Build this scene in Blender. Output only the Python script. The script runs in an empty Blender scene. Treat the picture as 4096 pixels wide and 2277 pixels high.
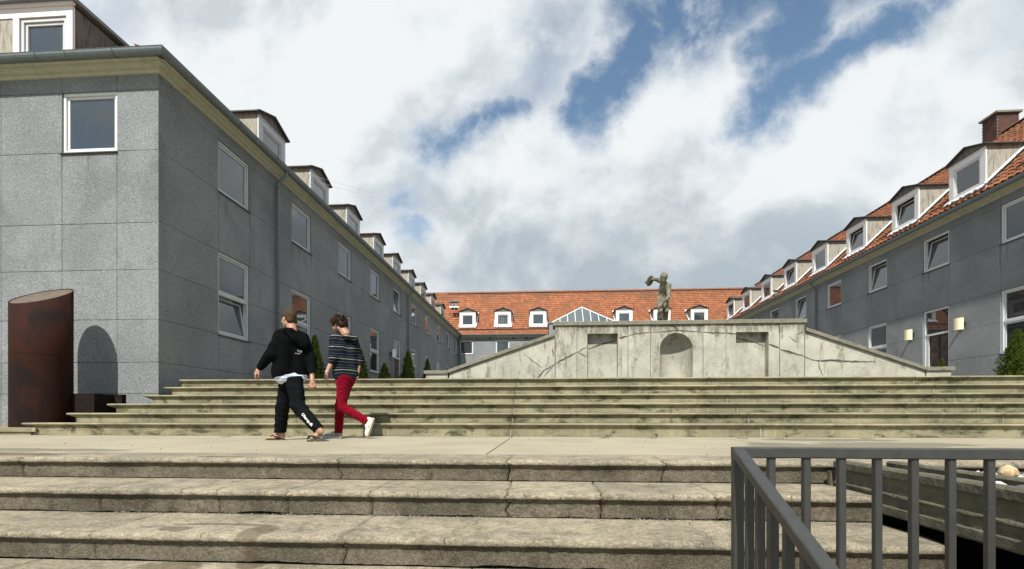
import bpy, math, random
import numpy as np
from mathutils import Vector, Matrix, noise
random.seed(7)
rng = np.random.default_rng(7)
SC = bpy.context.scene
COL = SC.collection
R = math.radians

# ------------------------------------------------------------------ camera, light, sky
cd = bpy.data.cameras.new('camera'); cam = bpy.data.objects.new('camera', cd); COL.objects.link(cam)
cd.sensor_width = 36.0; cd.lens = 36.0*1918/4096
cam.location = (0, 0, 0.35); cam.rotation_euler = (R(90), 0, R(3.737))
cd.shift_x = (2048-2053)/4096; cd.shift_y = (1659-1138.5)/4096
cd.clip_start = 0.05; cd.clip_end = 2000
SC.camera = cam
SC.view_settings.view_transform = 'Standard'; SC.view_settings.look = 'None'
SC.view_settings.exposure = 0.5; SC.view_settings.gamma = 1.0; SC.view_settings.use_curve_mapping = False
SUN_AZ = R(9.0)        # light travels towards +Y, turned this much towards +X
SUN_EL = R(49.4)
SUN_STRENGTH = 5.0
SKY_STRENGTH = 0.05
sd = bpy.data.lights.new('sun', 'SUN'); sd.energy = SUN_STRENGTH; sd.angle = R(0.53); sd.color = (1.0, 0.955, 0.88)
sun = bpy.data.objects.new('sun', sd); COL.objects.link(sun)
ldir = Vector((math.sin(SUN_AZ)*math.cos(SUN_EL), math.cos(SUN_AZ)*math.cos(SUN_EL), -math.sin(SUN_EL)))
sun.rotation_euler = ldir.to_track_quat('-Z', 'Y').to_euler(); sun.location = (-5, -20, 30)

class NT:
    """small node-graph helper"""
    def __init__(s, tree): s.t = tree; s.n = tree.nodes; s.l = tree.links
    def new(s, typ, **kw):
        n = s.n.new(typ)
        for k, v in kw.items(): setattr(n, k, v)
        return n
    def put(s, sock, v):
        if v is None: return
        if isinstance(v, bpy.types.NodeSocket): s.l.new(v, sock)
        else:
            try: sock.default_value = v
            except Exception: sock.default_value = tuple(v)+(1,) if len(v) == 3 else v
    def m(s, op, a, b=None, c=None, clamp=False):
        n = s.new('ShaderNodeMath', operation=op); n.use_clamp = clamp
        s.put(n.inputs[0], a); s.put(n.inputs[1], b)
        if c is not None: s.put(n.inputs[2], c)
        return n.outputs[0]
    def vm(s, op, a, b=None, scale=None):
        n = s.new('ShaderNodeVectorMath', operation=op); s.put(n.inputs[0], a)
        if b is not None: s.put(n.inputs[1], b)
        if scale is not None: s.put(n.inputs[3], scale)
        return n.outputs['Value'] if op in ('LENGTH', 'DOT_PRODUCT', 'DISTANCE') else n.outputs[0]
    def mix(s, f, a, b, mode='MIX'):
        n = s.new('ShaderNodeMix', data_type='RGBA', blend_type=mode)
        s.put(n.inputs[0], f); s.put(n.inputs[6], a); s.put(n.inputs[7], b); return n.outputs[2]
    def mr(s, v, a, b, c=0.0, d=1.0, smooth=False):
        n = s.new('ShaderNodeMapRange'); n.interpolation_type = 'SMOOTHSTEP' if smooth else 'LINEAR'
        s.put(n.inputs[0], v)
        for i, x in enumerate((a, b, c, d)): s.put(n.inputs[i+1], x)
        return n.outputs[0]
    def noise(s, vec, scale, detail=4, rough=0.55, dist=0.0, col=False):
        n = s.new('ShaderNodeTexNoise'); s.put(n.inputs['Vector'], vec)
        n.inputs['Scale'].default_value = scale; n.inputs['Detail'].default_value = detail
        n.inputs['Roughness'].default_value = rough; n.inputs['Distortion'].default_value = dist
        return n.outputs['Color'] if col else n.outputs['Fac']
    def voro(s, vec, scale, out='Distance', feature='F1'):
        n = s.new('ShaderNodeTexVoronoi', feature=feature); s.put(n.inputs['Vector'], vec)
        n.inputs['Scale'].default_value = scale; return n.outputs[out]
    def sep(s, v):
        n = s.new('ShaderNodeSeparateXYZ'); s.put(n.inputs[0], v); return n.outputs
    def comb(s, x, y, z):
        n = s.new('ShaderNodeCombineXYZ'); s.put(n.inputs[0], x); s.put(n.inputs[1], y); s.put(n.inputs[2], z); return n.outputs[0]
    def bump(s, h, strength=0.5, dist=0.01, nrm=None):
        n = s.new('ShaderNodeBump'); s.put(n.inputs['Height'], h); n.inputs['Strength'].default_value = strength
        n.inputs['Distance'].default_value = dist
        if nrm is not None: s.put(n.inputs['Normal'], nrm)
        return n.outputs[0]

world = bpy.data.worlds.new("World"); SC.world = world; world.use_nodes = True
w = NT(world.node_tree); w.n.clear()
sky = w.new('ShaderNodeTexSky', sky_type='NISHITA'); sky.sun_disc = False
sky.sun_elevation = SUN_EL; sky.sun_rotation = R(180)+SUN_AZ
sky.air_density = 1.0; sky.dust_density = 0.6; sky.ozone_density = 1.4; sky.altitude = 50
tc = w.new('ShaderNodeTexCoord'); D = tc.outputs['Generated']
dx, dy, dz = w.sep(D)
den = w.m('ADD', w.m('ABSOLUTE', dy), 0.25)
px = w.m('DIVIDE', dx, den); pz = w.m('DIVIDE', dz, den)
P0 = w.comb(px, pz, 0.0)
# warp the cloud map a little so that edges fray
wn = w.vm('SUBTRACT', w.noise(P0, 5.5, 8, 0.62, col=True), (0.5, 0.5, 0.5))
P1 = w.vm('ADD', P0, w.vm('SCALE', wn, scale=0.20))
P1x, P1y, _ = w.sep(P1); P1 = w.comb(P1x, P1y, 0.0)
def capsule(a, b, r, soft, k=1.0):
    a = Vector((a[0], a[1], 0)); b = Vector((b[0], b[1], 0)); ab = b-a
    pa = w.vm('SUBTRACT', P1, tuple(a))
    t = w.m('MULTIPLY', w.vm('DOT_PRODUCT', pa, tuple(ab)), 1.0/ab.dot(ab), clamp=True)
    d = w.vm('LENGTH', w.vm('SUBTRACT', pa, w.vm('SCALE', tuple(ab), scale=t)))
    return w.m('MULTIPLY', w.mr(d, r+soft, max(r-soft, 0), 0.0, 1.0, True), k)
holes = [((0.62, 0.66), (0.325, 0.475), 0.036, 0.028, 1.0), ((0.55, 0.70), (0.16, 0.620), 0.072, 0.045, 1.0),
         ((0.16, 0.60), (0.055, 0.485), 0.040, 0.026, 1.0), ((0.37, 0.62), (0.36, 0.55), 0.045, 0.03, 1.0),
         ((0.02, 0.60), (-0.03, 0.53), 0.050, 0.05, .62), ((-0.05, 0.50), (-0.165, 0.445), 0.028, 0.036, 1.0),
         ((-0.225, 0.375), (-0.238, 0.355), 0.016, 0.028, .75), ((-0.215, 0.315), (-0.235, 0.295), 0.012, 0.028, .75),
         ((-0.76, 0.66), (-0.66, 0.61), 0.020, 0.06, .35), ((0.72, 0.60), (0.62, 0.53), 0.010, 0.06, .25)]
H = None
for a, b, r, s_, k in holes:
    c = capsule(a, b, r, s_, k); H = c if H is None else w.m('MAXIMUM', H, c)
outer = w.m('MAXIMUM', w.mr(pz, 0.66, 0.85, 0, 1, True), w.mr(dy, 0.05, -0.15, 0, 1, True))
H2 = w.m('MULTIPLY', outer, w.mr(w.noise(D, 2.1, 6, 0.55, 0.4), 0.50, 0.60, 0, 1, True))  # blue gaps added above and behind the view to lower the ambient light
H = w.m('MAXIMUM', H, H2)
wisp = w.mr(w.noise(P0, 6.5, 10, 0.66, 0.3), 0.47, 0.75, 0.0, 0.8, True)
blue = w.m('MULTIPLY', H, w.m('SUBTRACT', 1.0, wisp))
cloud = w.m('SUBTRACT', 1.0, blue)
# relief of the clouds: the same noise compared with itself a step towards the light
sA = w.noise(P0, 2.6, 5, 0.50, 0.25); sB = w.noise(w.vm('ADD', P0, (0.035, -0.085, 0)), 2.6, 5, 0.50, 0.25)
sC = w.noise(P0, 7.0, 6, 0.55, 0.3); sD = w.noise(w.vm('ADD', P0, (0.014, -0.034, 0)), 7.0, 6, 0.55, 0.3)
relief = w.mr(w.m('ADD', w.m('SUBTRACT', sB, sA), w.m('MULTIPLY', w.m('SUBTRACT', sD, sC), 0.55)), -0.10, 0.10, 0.0, 1.0)
big = w.mr(w.noise(P0, 1.9, 2, 0.5), 0.36, 0.64, 0.0, 1.0, True)
elev = w.mr(pz, 0.12, 0.50, 0.0, 1.0, True)
edge = w.mr(H, 0.0, 0.55, 0.0, 1.0)
lum = w.m('ADD', w.m('MULTIPLY', relief, 0.46), w.m('MULTIPLY', big, 0.22))
lum = w.m('ADD', lum, w.m('MULTIPLY', elev, 0.40))
lum = w.m('ADD', lum, w.m('MULTIPLY', edge, 0.2), clamp=True)
ccol = w.mix(w.mr(lum, 0.12, 0.85, 0, 1, True), (6.4, 7.4, 8.2, 1), (12.5, 13.0, 13.2, 1))
skyc = w.mix(1.0, sky.outputs[0], (2.25, 2.35, 2.15, 1), 'MULTIPLY')
final = w.mix(w.m('ADD', cloud, 0.0, clamp=True), skyc, ccol)
below = w.mr(dz, -0.06, 0.0, 0.0, 1.0)
final = w.mix(below, (1.2, 1.2, 1.15, 1), final)
bg = w.new('ShaderNodeBackground'); w.put(bg.inputs[0], final); bg.inputs[1].default_value = SKY_STRENGTH
wo = w.new('ShaderNodeOutputWorld'); w.l.new(bg.outputs[0], wo.inputs[0])

# ------------------------------------------------------------------ materials
MATS = {}
def newmat(name):
    m = bpy.data.materials.new(name); m.use_nodes = True; t = NT(m.node_tree); t.n.clear()
    b = t.new('ShaderNodeBsdfPrincipled'); o = t.new('ShaderNodeOutputMaterial'); t.l.new(b.outputs[0], o.inputs[0])
    MATS[name] = m; return m, t, b
def pos(t): return t.new('ShaderNodeNewGeometry').outputs['Position']
def simple(name, col, rough=0.6, var=0.12, scale=6.0, metal=0.0, spec=0.5, bump=0.0, bscale=60, dirt=None, dscale=3.0, dlo=0.55, dhi=0.75):
    m, t, b = newmat(name); p = pos(t)
    f = t.noise(p, scale, 5, 0.6); k = t.mr(f, 0.3, 0.7, 1-var, 1+var)
    c = t.mix(1.0, tuple(col)+(1,), t.comb(k, k, k), 'MULTIPLY')
    if dirt is not None:
        c = t.mix(t.mr(t.noise(p, dscale, 6, 0.65), dlo, dhi, 0, 1, True), c, tuple(dirt)+(1,))
    t.put(b.inputs['Base Color'], c); b.inputs['Roughness'].default_value = rough; b.inputs['Metallic'].default_value = metal
    b.inputs['Specular IOR Level'].default_value = spec
    if bump: t.put(b.inputs['Normal'], t.bump(t.noise(p, bscale, 3, 0.6), bump, 0.01))
    return m

# granite-chip render on the walls
def plaster(name, base, dark):
    m, t, b = newmat(name); p = pos(t)
    sp = t.noise(p, 44.0, 3, 0.8); sp2 = t.voro(p, 75.0)
    coarse = t.noise(p, 0.55, 6, 0.6, 0.6)
    streak = t.noise(t.vm('MULTIPLY', p, (1.5, 1.5, 0.5)), 1.1, 6, 0.65, 0.6)
    chip = t.mr(t.voro(p, 21.0, 'Distance'), 0.05, 0.0, 0.0, 1.0)
    k = t.mr(sp, 0.30, 0.70, 0.55, 1.42)
    k = t.m('MULTIPLY', k, t.mr(sp2, 0.0, 0.7, 0.80, 1.14))
    k = t.m('MULTIPLY', k, t.mr(coarse, 0.32, 0.68, 0.84, 1.12, True))
    inf = t.new('ShaderNodeObjectInfo').outputs['Random']
    k = t.m('MULTIPLY', k, t.mr(inf, 0, 1, 0.955, 1.045))
    c = t.mix(1.0, tuple(base)+(1,), t.comb(k, k, k), 'MULTIPLY')
    c = t.mix(t.mr(streak, 0.53, 0.78, 0, 0.50, True), c, tuple(dark)+(1,))
    c = t.mix(t.m('MULTIPLY', chip, 0.75), c, (0.62, 0.63, 0.62, 1))
    t.put(b.inputs['Base Color'], c); b.inputs['Roughness'].default_value = 0.9
    t.put(b.inputs['Normal'], t.bump(t.m('ADD', sp, t.m('MULTIPLY', sp2, 0.6)), 0.9, 0.022))
    return m
plaster('wall_plaster', (0.215, 0.229, 0.234), (0.092, 0.097, 0.098))
simple('ridge_mossy', (0.085, 0.045, 0.028), 0.9, 0.4, 9, dirt=(0.05, 0.05, 0.025), dscale=4)
simple('core_dark', (0.03, 0.03, 0.032), 0.9)
simple('room_dark', (0.045, 0.045, 0.05), 0.9)
simple('cornice_paint', (0.42, 0.415, 0.305), 0.7, 0.10, 8, dirt=(0.22, 0.225, 0.155), dscale=2.2, dlo=.5, dhi=.85, bump=.2)
simple('zinc', (0.135, 0.165, 0.17), 0.5, 0.15, 9, metal=0.15, bump=0.08, bscale=30)
simple('white_paint', (0.56, 0.57, 0.56), 0.5, 0.06, 12, dirt=(0.30, 0.31, 0.29), dscale=9, dlo=.60, dhi=.80)
simple('white_wood', (0.64, 0.65, 0.64), 0.55, 0.06, 14, dirt=(0.33, 0.30, 0.26), dscale=14, dlo=.60, dhi=.76)
simple('frame_grey', (0.44, 0.47, 0.47), 0.5, 0.08, 10, dirt=(0.25, 0.26, 0.25), dscale=9, dlo=.58, dhi=.8)
simple('flash_white', (0.70, 0.71, 0.72), 0.5, 0.15, 10, dirt=(0.35, 0.36, 0.36), dscale=11, dlo=.5, dhi=.7)
simple('dormer_roof', (0.045, 0.04, 0.042), 0.7, 0.3, 8, bump=.2)
simple('curtain', (0.50, 0.52, 0.50), 0.9, 0.06, 3)
simple('brown_door', (0.040, 0.022, 0.017), 0.45, 0.2, 9)
simple('sill_brown', (0.075, 0.045, 0.038), 0.6, 0.2, 9)
simple('steel', (0.55, 0.55, 0.55), 0.3, 0.05, 9, metal=1.0)
simple('dark_metal', (0.03, 0.025, 0.024), 0.5, 0.2, 9)
simple('lamp_cream', (0.76, 0.70, 0.46), 0.4, 0.05, 9, dirt=(0.6, 0.55, 0.36), dscale=18)
simple('lamp_white', (0.72, 0.74, 0.76), 0.4, 0.04, 9)
simple('cable', (0.45, 0.46, 0.48), 0.7)
simple('white_cord', (0.8, 0.8, 0.8), 0.6)
simple('mortar', (0.42, 0.40, 0.36), 0.9, 0.2, 30, bump=.4)
simple('old_mortar', (0.16, 0.14, 0.115), 0.9, 0.2, 30)
simple('box_steel', (0.014, 0.009, 0.0075), .8, .3, 9, spec=.1)
simple('dirt', (0.055, 0.050, 0.038), 0.95, 0.4, 40, bump=.6)
simple('trunk_bark', (0.07, 0.045, 0.03), 0.9, 0.3, 20, bump=.5)
simple('pebble_dark', (0.06, 0.065, 0.075), 0.6, 0.3, 14)
simple('pebble_white', (0.50, 0.485, 0.45), 0.6, 0.1, 14)
simple('pebble_tan', (0.38, 0.25, 0.12), 0.7, 0.35, 16, dirt=(0.55, 0.50, 0.42), dscale=25, dlo=.5, dhi=.6)
simple('pebble_mix', (0.33, 0.32, 0.29), 0.7, 0.6, 9)
simple('leaf_litter', (0.10, 0.075, 0.035), 0.8, 0.4, 30)

def streak_mat():
    m, t, b = newmat('rain_streak'); p = pos(t)
    sp = t.noise(p, 44.0, 3, 0.8); k = t.mr(sp, .3, .7, .6, 1.3)
    t.put(b.inputs['Base Color'], t.mix(1.0, (0.135, 0.142, 0.142, 1), t.comb(k, k, k), 'MULTIPLY')); b.inputs['Roughness'].default_value = .9
    t.put(b.inputs['Alpha'], t.mr(t.noise(p, 60, 3, .7), .40, .60, 0, .75, True))
streak_mat()
def concrete_cheek():
    m, t, b = newmat('cheek'); p = pos(t)
    st = t.noise(t.vm('MULTIPLY', p, (5, 5, 0.7)), 3.0, 6, 0.7)
    g = t.noise(p, 45, 3, 0.7)
    c = t.mix(t.mr(st, 0.45, 0.70, 0, 1, True), (0.31, 0.295, 0.245, 1), (0.125, 0.118, 0.098, 1))
    k = t.mr(g, 0.3, 0.7, 0.8, 1.15); c = t.mix(1.0, c, t.comb(k, k, k), 'MULTIPLY')
    t.put(b.inputs['Base Color'], c); b.inputs['Roughness'].default_value = 0.9
    t.put(b.inputs['Normal'], t.bump(g, 0.5, 0.01))
concrete_cheek()
def gable_mat():
    m, t, b = newmat('gable'); p = pos(t)
    st = t.noise(t.vm('MULTIPLY', p, (6, 6, 0.9)), 3.0, 6, 0.7)
    c = t.mix(t.mr(st, 0.42, 0.68, 0, 1, True), (0.135, 0.13, 0.112, 1), (0.05, 0.05, 0.044, 1))
    t.put(b.inputs['Base Color'], c); b.inputs['Roughness'].default_value = 0.9
gable_mat()

def tile_mat():
    m, t, b = newmat('roof_tile'); p = pos(t)
    at = t.new('ShaderNodeAttribute', attribute_name='rnd').outputs['Fac']
    inf = t.new('ShaderNodeObjectInfo').outputs['Random']
    r = t.m('FRACT', t.m('ADD', at, inf))
    c = t.mix(r, (0.320, 0.118, 0.047, 1), (0.225, 0.080, 0.036, 1))
    c = t.mix(t.mr(t.m('FRACT', t.m('MULTIPLY', r, 7.31)), 0.80, 1.0, 0, .7), c, (0.42, 0.155, 0.060, 1))
    c = t.mix(t.mr(t.m('FRACT', t.m('MULTIPLY', r, 13.7)), 0.86, 1.0, 0, .8), c, (0.20, 0.065, 0.035, 1))
    c = t.mix(t.mr(t.noise(p, 0.45, 6, 0.7), 0.46, 0.70, 0, .75, True), c, (0.150, 0.070, 0.036, 1))
    c = t.mix(t.mr(t.sep(p)[2], 11.6, 12.45, 0, .35, True), c, (0.12, 0.065, 0.04, 1))
    c = t.mix(t.mr(t.noise(p, 14, 4, 0.7), 0.58, 0.78, 0, .55, True), c, (0.13, 0.075, 0.05, 1))
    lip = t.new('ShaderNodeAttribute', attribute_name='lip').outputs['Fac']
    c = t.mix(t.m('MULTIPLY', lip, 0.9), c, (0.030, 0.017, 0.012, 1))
    t.put(b.inputs['Base Color'], c); b.inputs['Roughness'].default_value = 0.85
    t.put(b.inputs['Normal'], t.bump(t.noise(p, 60, 3), 0.3, 0.005))
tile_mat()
def brick_mat():
    m, t, b = newmat('brick'); p = pos(t)
    r = t.new('ShaderNodeObjectInfo').outputs['Random']
    c = t.mix(r, (0.105, 0.042, 0.028, 1), (0.055, 0.028, 0.021, 1))
    c = t.mix(t.mr(t.noise(p, 3, 5, .65), .55, .75, 0, .7, True), c, (0.13, 0.12, 0.04, 1))
    t.put(b.inputs['Base Color'], c); b.inputs['Roughness'].default_value = 0.9
    t.put(b.inputs['Normal'], t.bump(t.noise(p, 70, 3), 0.4, 0.005))
brick_mat()

def glass_mat(name, tint, body, tr):
    m, t, b = newmat(name)
    t.n.clear(); o = t.new('ShaderNodeOutputMaterial')
    g = t.new('ShaderNodeBsdfGlossy'); g.inputs['Roughness'].default_value = 0.015; g.inputs['Color'].default_value = (0.95, 0.97, 1, 1)
    tp = t.new('ShaderNodeBsdfTransparent'); tp.inputs['Color'].default_value = tint+(1,)
    df = t.new('ShaderNodeBsdfDiffuse'); df.inputs['Color'].default_value = body+(1,)
    mx = t.new('ShaderNodeMixShader'); mx.inputs[0].default_value = tr
    t.l.new(tp.outputs[0], mx.inputs[1]); t.l.new(df.outputs[0], mx.inputs[2])
    fr = t.new('ShaderNodeFresnel'); fr.inputs['IOR'].default_value = 1.52
    
    f2 = t.m('MULTIPLY', fr.outputs[0], 1.8, clamp=True)
    m2 = t.new('ShaderNodeMixShader'); t.l.new(f2, m2.inputs[0]); t.l.new(mx.outputs[0], m2.inputs[1]); t.l.new(g.outputs[0], m2.inputs[2])
    t.l.new(m2.outputs[0], o.inputs[0])
glass_mat('glass', (0.80, 0.84, 0.84), (0.14, 0.165, 0.175), 0.22)
glass_mat('sky_glass', (0.55, 0.66, 0.70), (0.20, 0.26, 0.28), 0.30)

# old exposed-aggregate concrete of the lower flight
def lower_stone():
    m, t, b = newmat('lower_stone'); p = pos(t)
    nz = t.sep(t.new('ShaderNodeNewGeometry').outputs['True Normal'])[2]
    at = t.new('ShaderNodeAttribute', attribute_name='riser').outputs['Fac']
    g1 = t.noise(p, 150, 3, 0.8); g2 = t.noise(p, 55, 4, 0.75); big = t.noise(p, 1.6, 6, 0.65, 0.5); mid = t.noise(p, 7, 6, 0.7)
    g3 = t.noise(t.vm('MULTIPLY', p, (1, 1.6, 1.6)), 24, 5, 0.8)
    k = t.m('MULTIPLY', t.m('MULTIPLY', t.mr(g1, 0.3, 0.7, 0.50, 1.46), t.mr(g2, 0.3, 0.7, 0.62, 1.34)), t.mr(g3, 0.3, 0.7, 0.70, 1.25))
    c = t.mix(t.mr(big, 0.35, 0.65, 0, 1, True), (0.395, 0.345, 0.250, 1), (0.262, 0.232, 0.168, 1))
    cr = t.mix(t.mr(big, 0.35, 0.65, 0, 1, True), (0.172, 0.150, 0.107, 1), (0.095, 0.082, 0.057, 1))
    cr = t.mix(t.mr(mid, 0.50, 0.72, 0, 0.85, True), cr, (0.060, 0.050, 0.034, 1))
    c = t.mix(t.mr(mid, 0.47, 0.70, 0, 0.75, True), c, (0.135, 0.120, 0.086, 1))
    lum = t.noise(t.vm('MULTIPLY', p, (.7, 3.0, 3.0)), 2.2, 6, .7, .6)
    c = t.mix(t.mr(lum, .50, .68, 0, .55, True), c, (0.16, 0.145, 0.105, 1))
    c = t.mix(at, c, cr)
    c = t.mix(1.0, c, t.comb(k, k, k), 'MULTIPLY')
    white = t.mr(t.voro(p, 60, 'Distance'), 0.16, 0.10, 0, 0.55)
    c = t.mix(t.m('MULTIPLY', white, t.mr(mid, .3, .7, .3, .9)), c, (0.55, 0.50, 0.42, 1))
    # damp footprints / puddles left on the third tread and its riser
    dark_patch = None
    for (x, y, z, rx, ry, rz) in [(-2.00, 2.86, -.334, .36, .035, .05), (-2.22, 2.74, -.334, .12, .07, .05), (-1.68, 2.72, -.334, .10, .16, .05),
                                  (-1.70, 2.59, -.37, .07, .10, .06), (-1.68, 2.62, -.44, .055, .10, .07), (-1.66, 2.62, -.50, .10, .10, .03),
                                  (-2.10, 2.55, -.50, .20, .12, .03), (-2.40, 2.62, -.39, .03, .08, .02), (1.15, 3.2, -.20, .10, .1, .03),
                                  (-4.9, 3.95, 0.0, .8, .16, .05), (-2.7, 3.85, 0, .25, .06, .04), (-1.0, 3.28, -.24, .06, .08, .015)]:  # last row also darkens patches along the landing edge
        q = t.vm('MULTIPLY', t.vm('SUBTRACT', t.vm('ADD', p, t.vm('SCALE', t.vm('SUBTRACT', t.noise(p, 9, 4, 0.6, col=True), (.5, .5, .5)), scale=0.10)), (x, y, z)), (1/rx, 1/ry, 1/rz))
        e = t.mr(t.vm('LENGTH', q), 1.05, 0.80, 0, 1, True); dark_patch = e if dark_patch is None else t.m('MAXIMUM', dark_patch, e)
    c = t.mix(t.m('MULTIPLY', dark_patch, 0.62), c, (0.085, 0.060, 0.032, 1))
    t.put(b.inputs['Base Color'], c); b.inputs['Roughness'].default_value = 0.88; b.inputs['Specular IOR Level'].default_value = 0.3
    hgt = t.m('ADD', t.m('MULTIPLY', g2, 0.7), t.m('ADD', t.m('MULTIPLY', g1, 0.5), t.m('MULTIPLY', mid, 0.8)))
    t.put(b.inputs['Normal'], t.bump(hgt, 1.0, 0.016))
lower_stone()
def upper_stone():
    m, t, b = newmat('upper_stone'); p = pos(t)
    big = t.noise(p, 0.9, 6, 0.62, 0.4); g = t.noise(p, 60, 4, 0.7)
    mos = t.noise(t.vm('MULTIPLY', p, (1.0, 1.0, 2.2)), 2.6, 8, 0.72, 0.3)
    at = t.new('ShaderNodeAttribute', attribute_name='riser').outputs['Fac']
    run = t.noise(t.vm('MULTIPLY', p, (9, 1, .8)), 1.5, 4, 0.6)
    c = t.mix(t.mr(big, 0.35, 0.65, 0, 1, True), (0.262, 0.240, 0.152, 1), (0.172, 0.160, 0.103, 1))
    c = t.mix(t.mr(run, 0.52, 0.72, 0, 0.55, True), c, (0.31, 0.29, 0.19, 1))
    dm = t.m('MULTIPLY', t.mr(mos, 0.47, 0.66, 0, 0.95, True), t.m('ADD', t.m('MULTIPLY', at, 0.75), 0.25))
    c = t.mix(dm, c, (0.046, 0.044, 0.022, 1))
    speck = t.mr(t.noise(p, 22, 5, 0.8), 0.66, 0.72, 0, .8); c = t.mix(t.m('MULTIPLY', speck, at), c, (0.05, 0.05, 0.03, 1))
    k = t.mr(g, 0.3, 0.7, 0.82, 1.16); c = t.mix(1.0, c, t.comb(k, k, k), 'MULTIPLY')
    t.put(b.inputs['Base Color'], c); b.inputs['Roughness'].default_value = 0.9; b.inputs['Specular IOR Level'].default_value = 0.25
    t.put(b.inputs['Normal'], t.bump(g, 0.4, 0.01))
upper_stone()
def landing_mat():
    m, t, b = newmat('landing_cement'); p = pos(t)
    big = t.noise(p, 0.7, 6, 0.6, 0.6); g = t.noise(p, 90, 4, 0.7)
    c = t.mix(t.mr(big, 0.35, 0.68, 0, 1, True), (0.312, 0.278, 0.200, 1), (0.255, 0.229, 0.166, 1))
    dark_patch = None
    for (x, y, rx, ry) in [(-5.2, 4.45, 1.0, .22), (-4.6, 4.42, .55, .10), (3.2, 5.3, 1.1, .55), (4.1, 5.9, .9, .45), (3.9, 6.9, .9, .35), (2.75, 5.9, .35, .3), (1.5, 7.3, .5, .06), (4.3, 5.1, 1.4, .3)]:  # ragged darker patches on the landing slabs
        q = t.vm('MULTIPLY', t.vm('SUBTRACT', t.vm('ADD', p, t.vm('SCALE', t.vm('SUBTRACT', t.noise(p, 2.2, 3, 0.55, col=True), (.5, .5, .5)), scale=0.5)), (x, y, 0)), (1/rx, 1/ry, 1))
        e = t.mr(t.vm('LENGTH', q), 1.15, 0.85, 0, 1, True); dark_patch = e if dark_patch is None else t.m('MAXIMUM', dark_patch, e)
    c = t.mix(t.m('MULTIPLY', dark_patch, 0.75), c, (0.110, 0.100, 0.066, 1))
    k = t.mr(g, 0.3, 0.7, 0.88, 1.10); c = t.mix(1.0, c, t.comb(k, k, k), 'MULTIPLY')
    c = t.mix(t.mr(t.noise(p, 26, 3, .6), .72, .76, 0, .8), c, (0.09, 0.08, 0.055, 1))
    t.put(b.inputs['Base Color'], c); b.inputs['Roughness'].default_value = 0.85
    t.put(b.inputs['Normal'], t.bump(g, 0.25, 0.005))
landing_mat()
def render_mat():
    m, t, b = newmat('grey_render'); p = pos(t)
    big = t.noise(p, 1.3, 7, 0.62, 0.8); g = t.noise(p, 50, 4, 0.7)
    st = t.noise(t.vm('MULTIPLY', p, (4, 4, 1.1)), 1.2, 7, 0.7, 0.5)
    br = t.noise(t.vm('MULTIPLY', p, (6, 1, 9)), 1.6, 4, 0.6, 1.4)
    c = t.mix(t.mr(big, 0.35, 0.65, 0, 1, True), (0.385, 0.375, 0.310, 1), (0.265, 0.257, 0.212, 1))
    c = t.mix(t.mr(st, 0.50, 0.68, 0, 0.85, True), c, (0.120, 0.108, 0.080, 1))
    c = t.mix(t.mr(br, 0.45, 0.60, 0, 0.4, True), c, (0.37, 0.36, 0.30, 1))
    zz = t.sep(p)[2]; drip = t.noise(t.vm('MULTIPLY', p, (7, 7, 1.6)), 1.0, 6, .7)
    c = t.mix(t.mr(t.m('ADD', drip, t.mr(zz, 2.1, 2.56, 0, .22)), .58, .74, 0, .8, True), c, (0.115, 0.105, 0.078, 1))
    c = t.mix(t.mr(t.noise(p, 3.1, 6, .72, 1.2), .60, .72, 0, .7, True), c, (0.135, 0.122, 0.09, 1))
    k = t.mr(g, 0.3, 0.7, 0.88, 1.1); c = t.mix(1.0, c, t.comb(k, k, k), 'MULTIPLY')
    t.put(b.inputs['Base Color'], c); b.inputs['Roughness'].default_value = 0.9
    t.put(b.inputs['Normal'], t.bump(t.m('ADD', g, t.m('MULTIPLY', br, 1.5)), 0.3, 0.012))
render_mat()
simple('coping_stone', (0.165, 0.158, 0.118), 0.9, 0.30, 26, bump=.6, dirt=(0.09, 0.085, 0.06), dscale=8, dlo=.5, dhi=.72)
simple('crack_dark', (0.045, 0.04, 0.03), 0.95, 0.3, 30)
simple('spall', (0.17, 0.155, 0.115), 0.95, 0.35, 30, bump=.5)
simple('stain_patch', (0.20, 0.185, 0.14), 0.95, 0.2, 20)
simple('statue_stone', (0.175, 0.163, 0.115), 0.9, 0.22, 9, bump=.5, bscale=70, dirt=(0.075, 0.07, 0.05), dscale=5, dlo=.46, dhi=.68)
simple('curb_stone', (0.082, 0.077, 0.052), 0.92, 0.3, 12, bump=.9, bscale=45, dirt=(0.055, 0.055, 0.035), dscale=5, dlo=.48, dhi=.70)
def rust():
    m, t, b = newmat('rusty_steel'); p = pos(t)
    a = t.noise(p, 1.8, 6, 0.6, 0.6); g = t.noise(p, 30, 5, 0.7)
    c = t.mix(t.mr(a, 0.35, 0.65, 0, 1, True), (0.027, 0.0085, 0.0048, 1), (0.009, 0.006, 0.0055, 1))
    c = t.mix(t.mr(g, 0.55, 0.75, 0, .3), c, (0.05, 0.020, 0.010, 1))
    t.put(b.inputs['Base Color'], c); b.inputs['Roughness'].default_value = 0.8; b.inputs['Specular IOR Level'].default_value = 0.12
    t.put(b.inputs['Normal'], t.bump(g, 0.15, 0.005))
rust()
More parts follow.
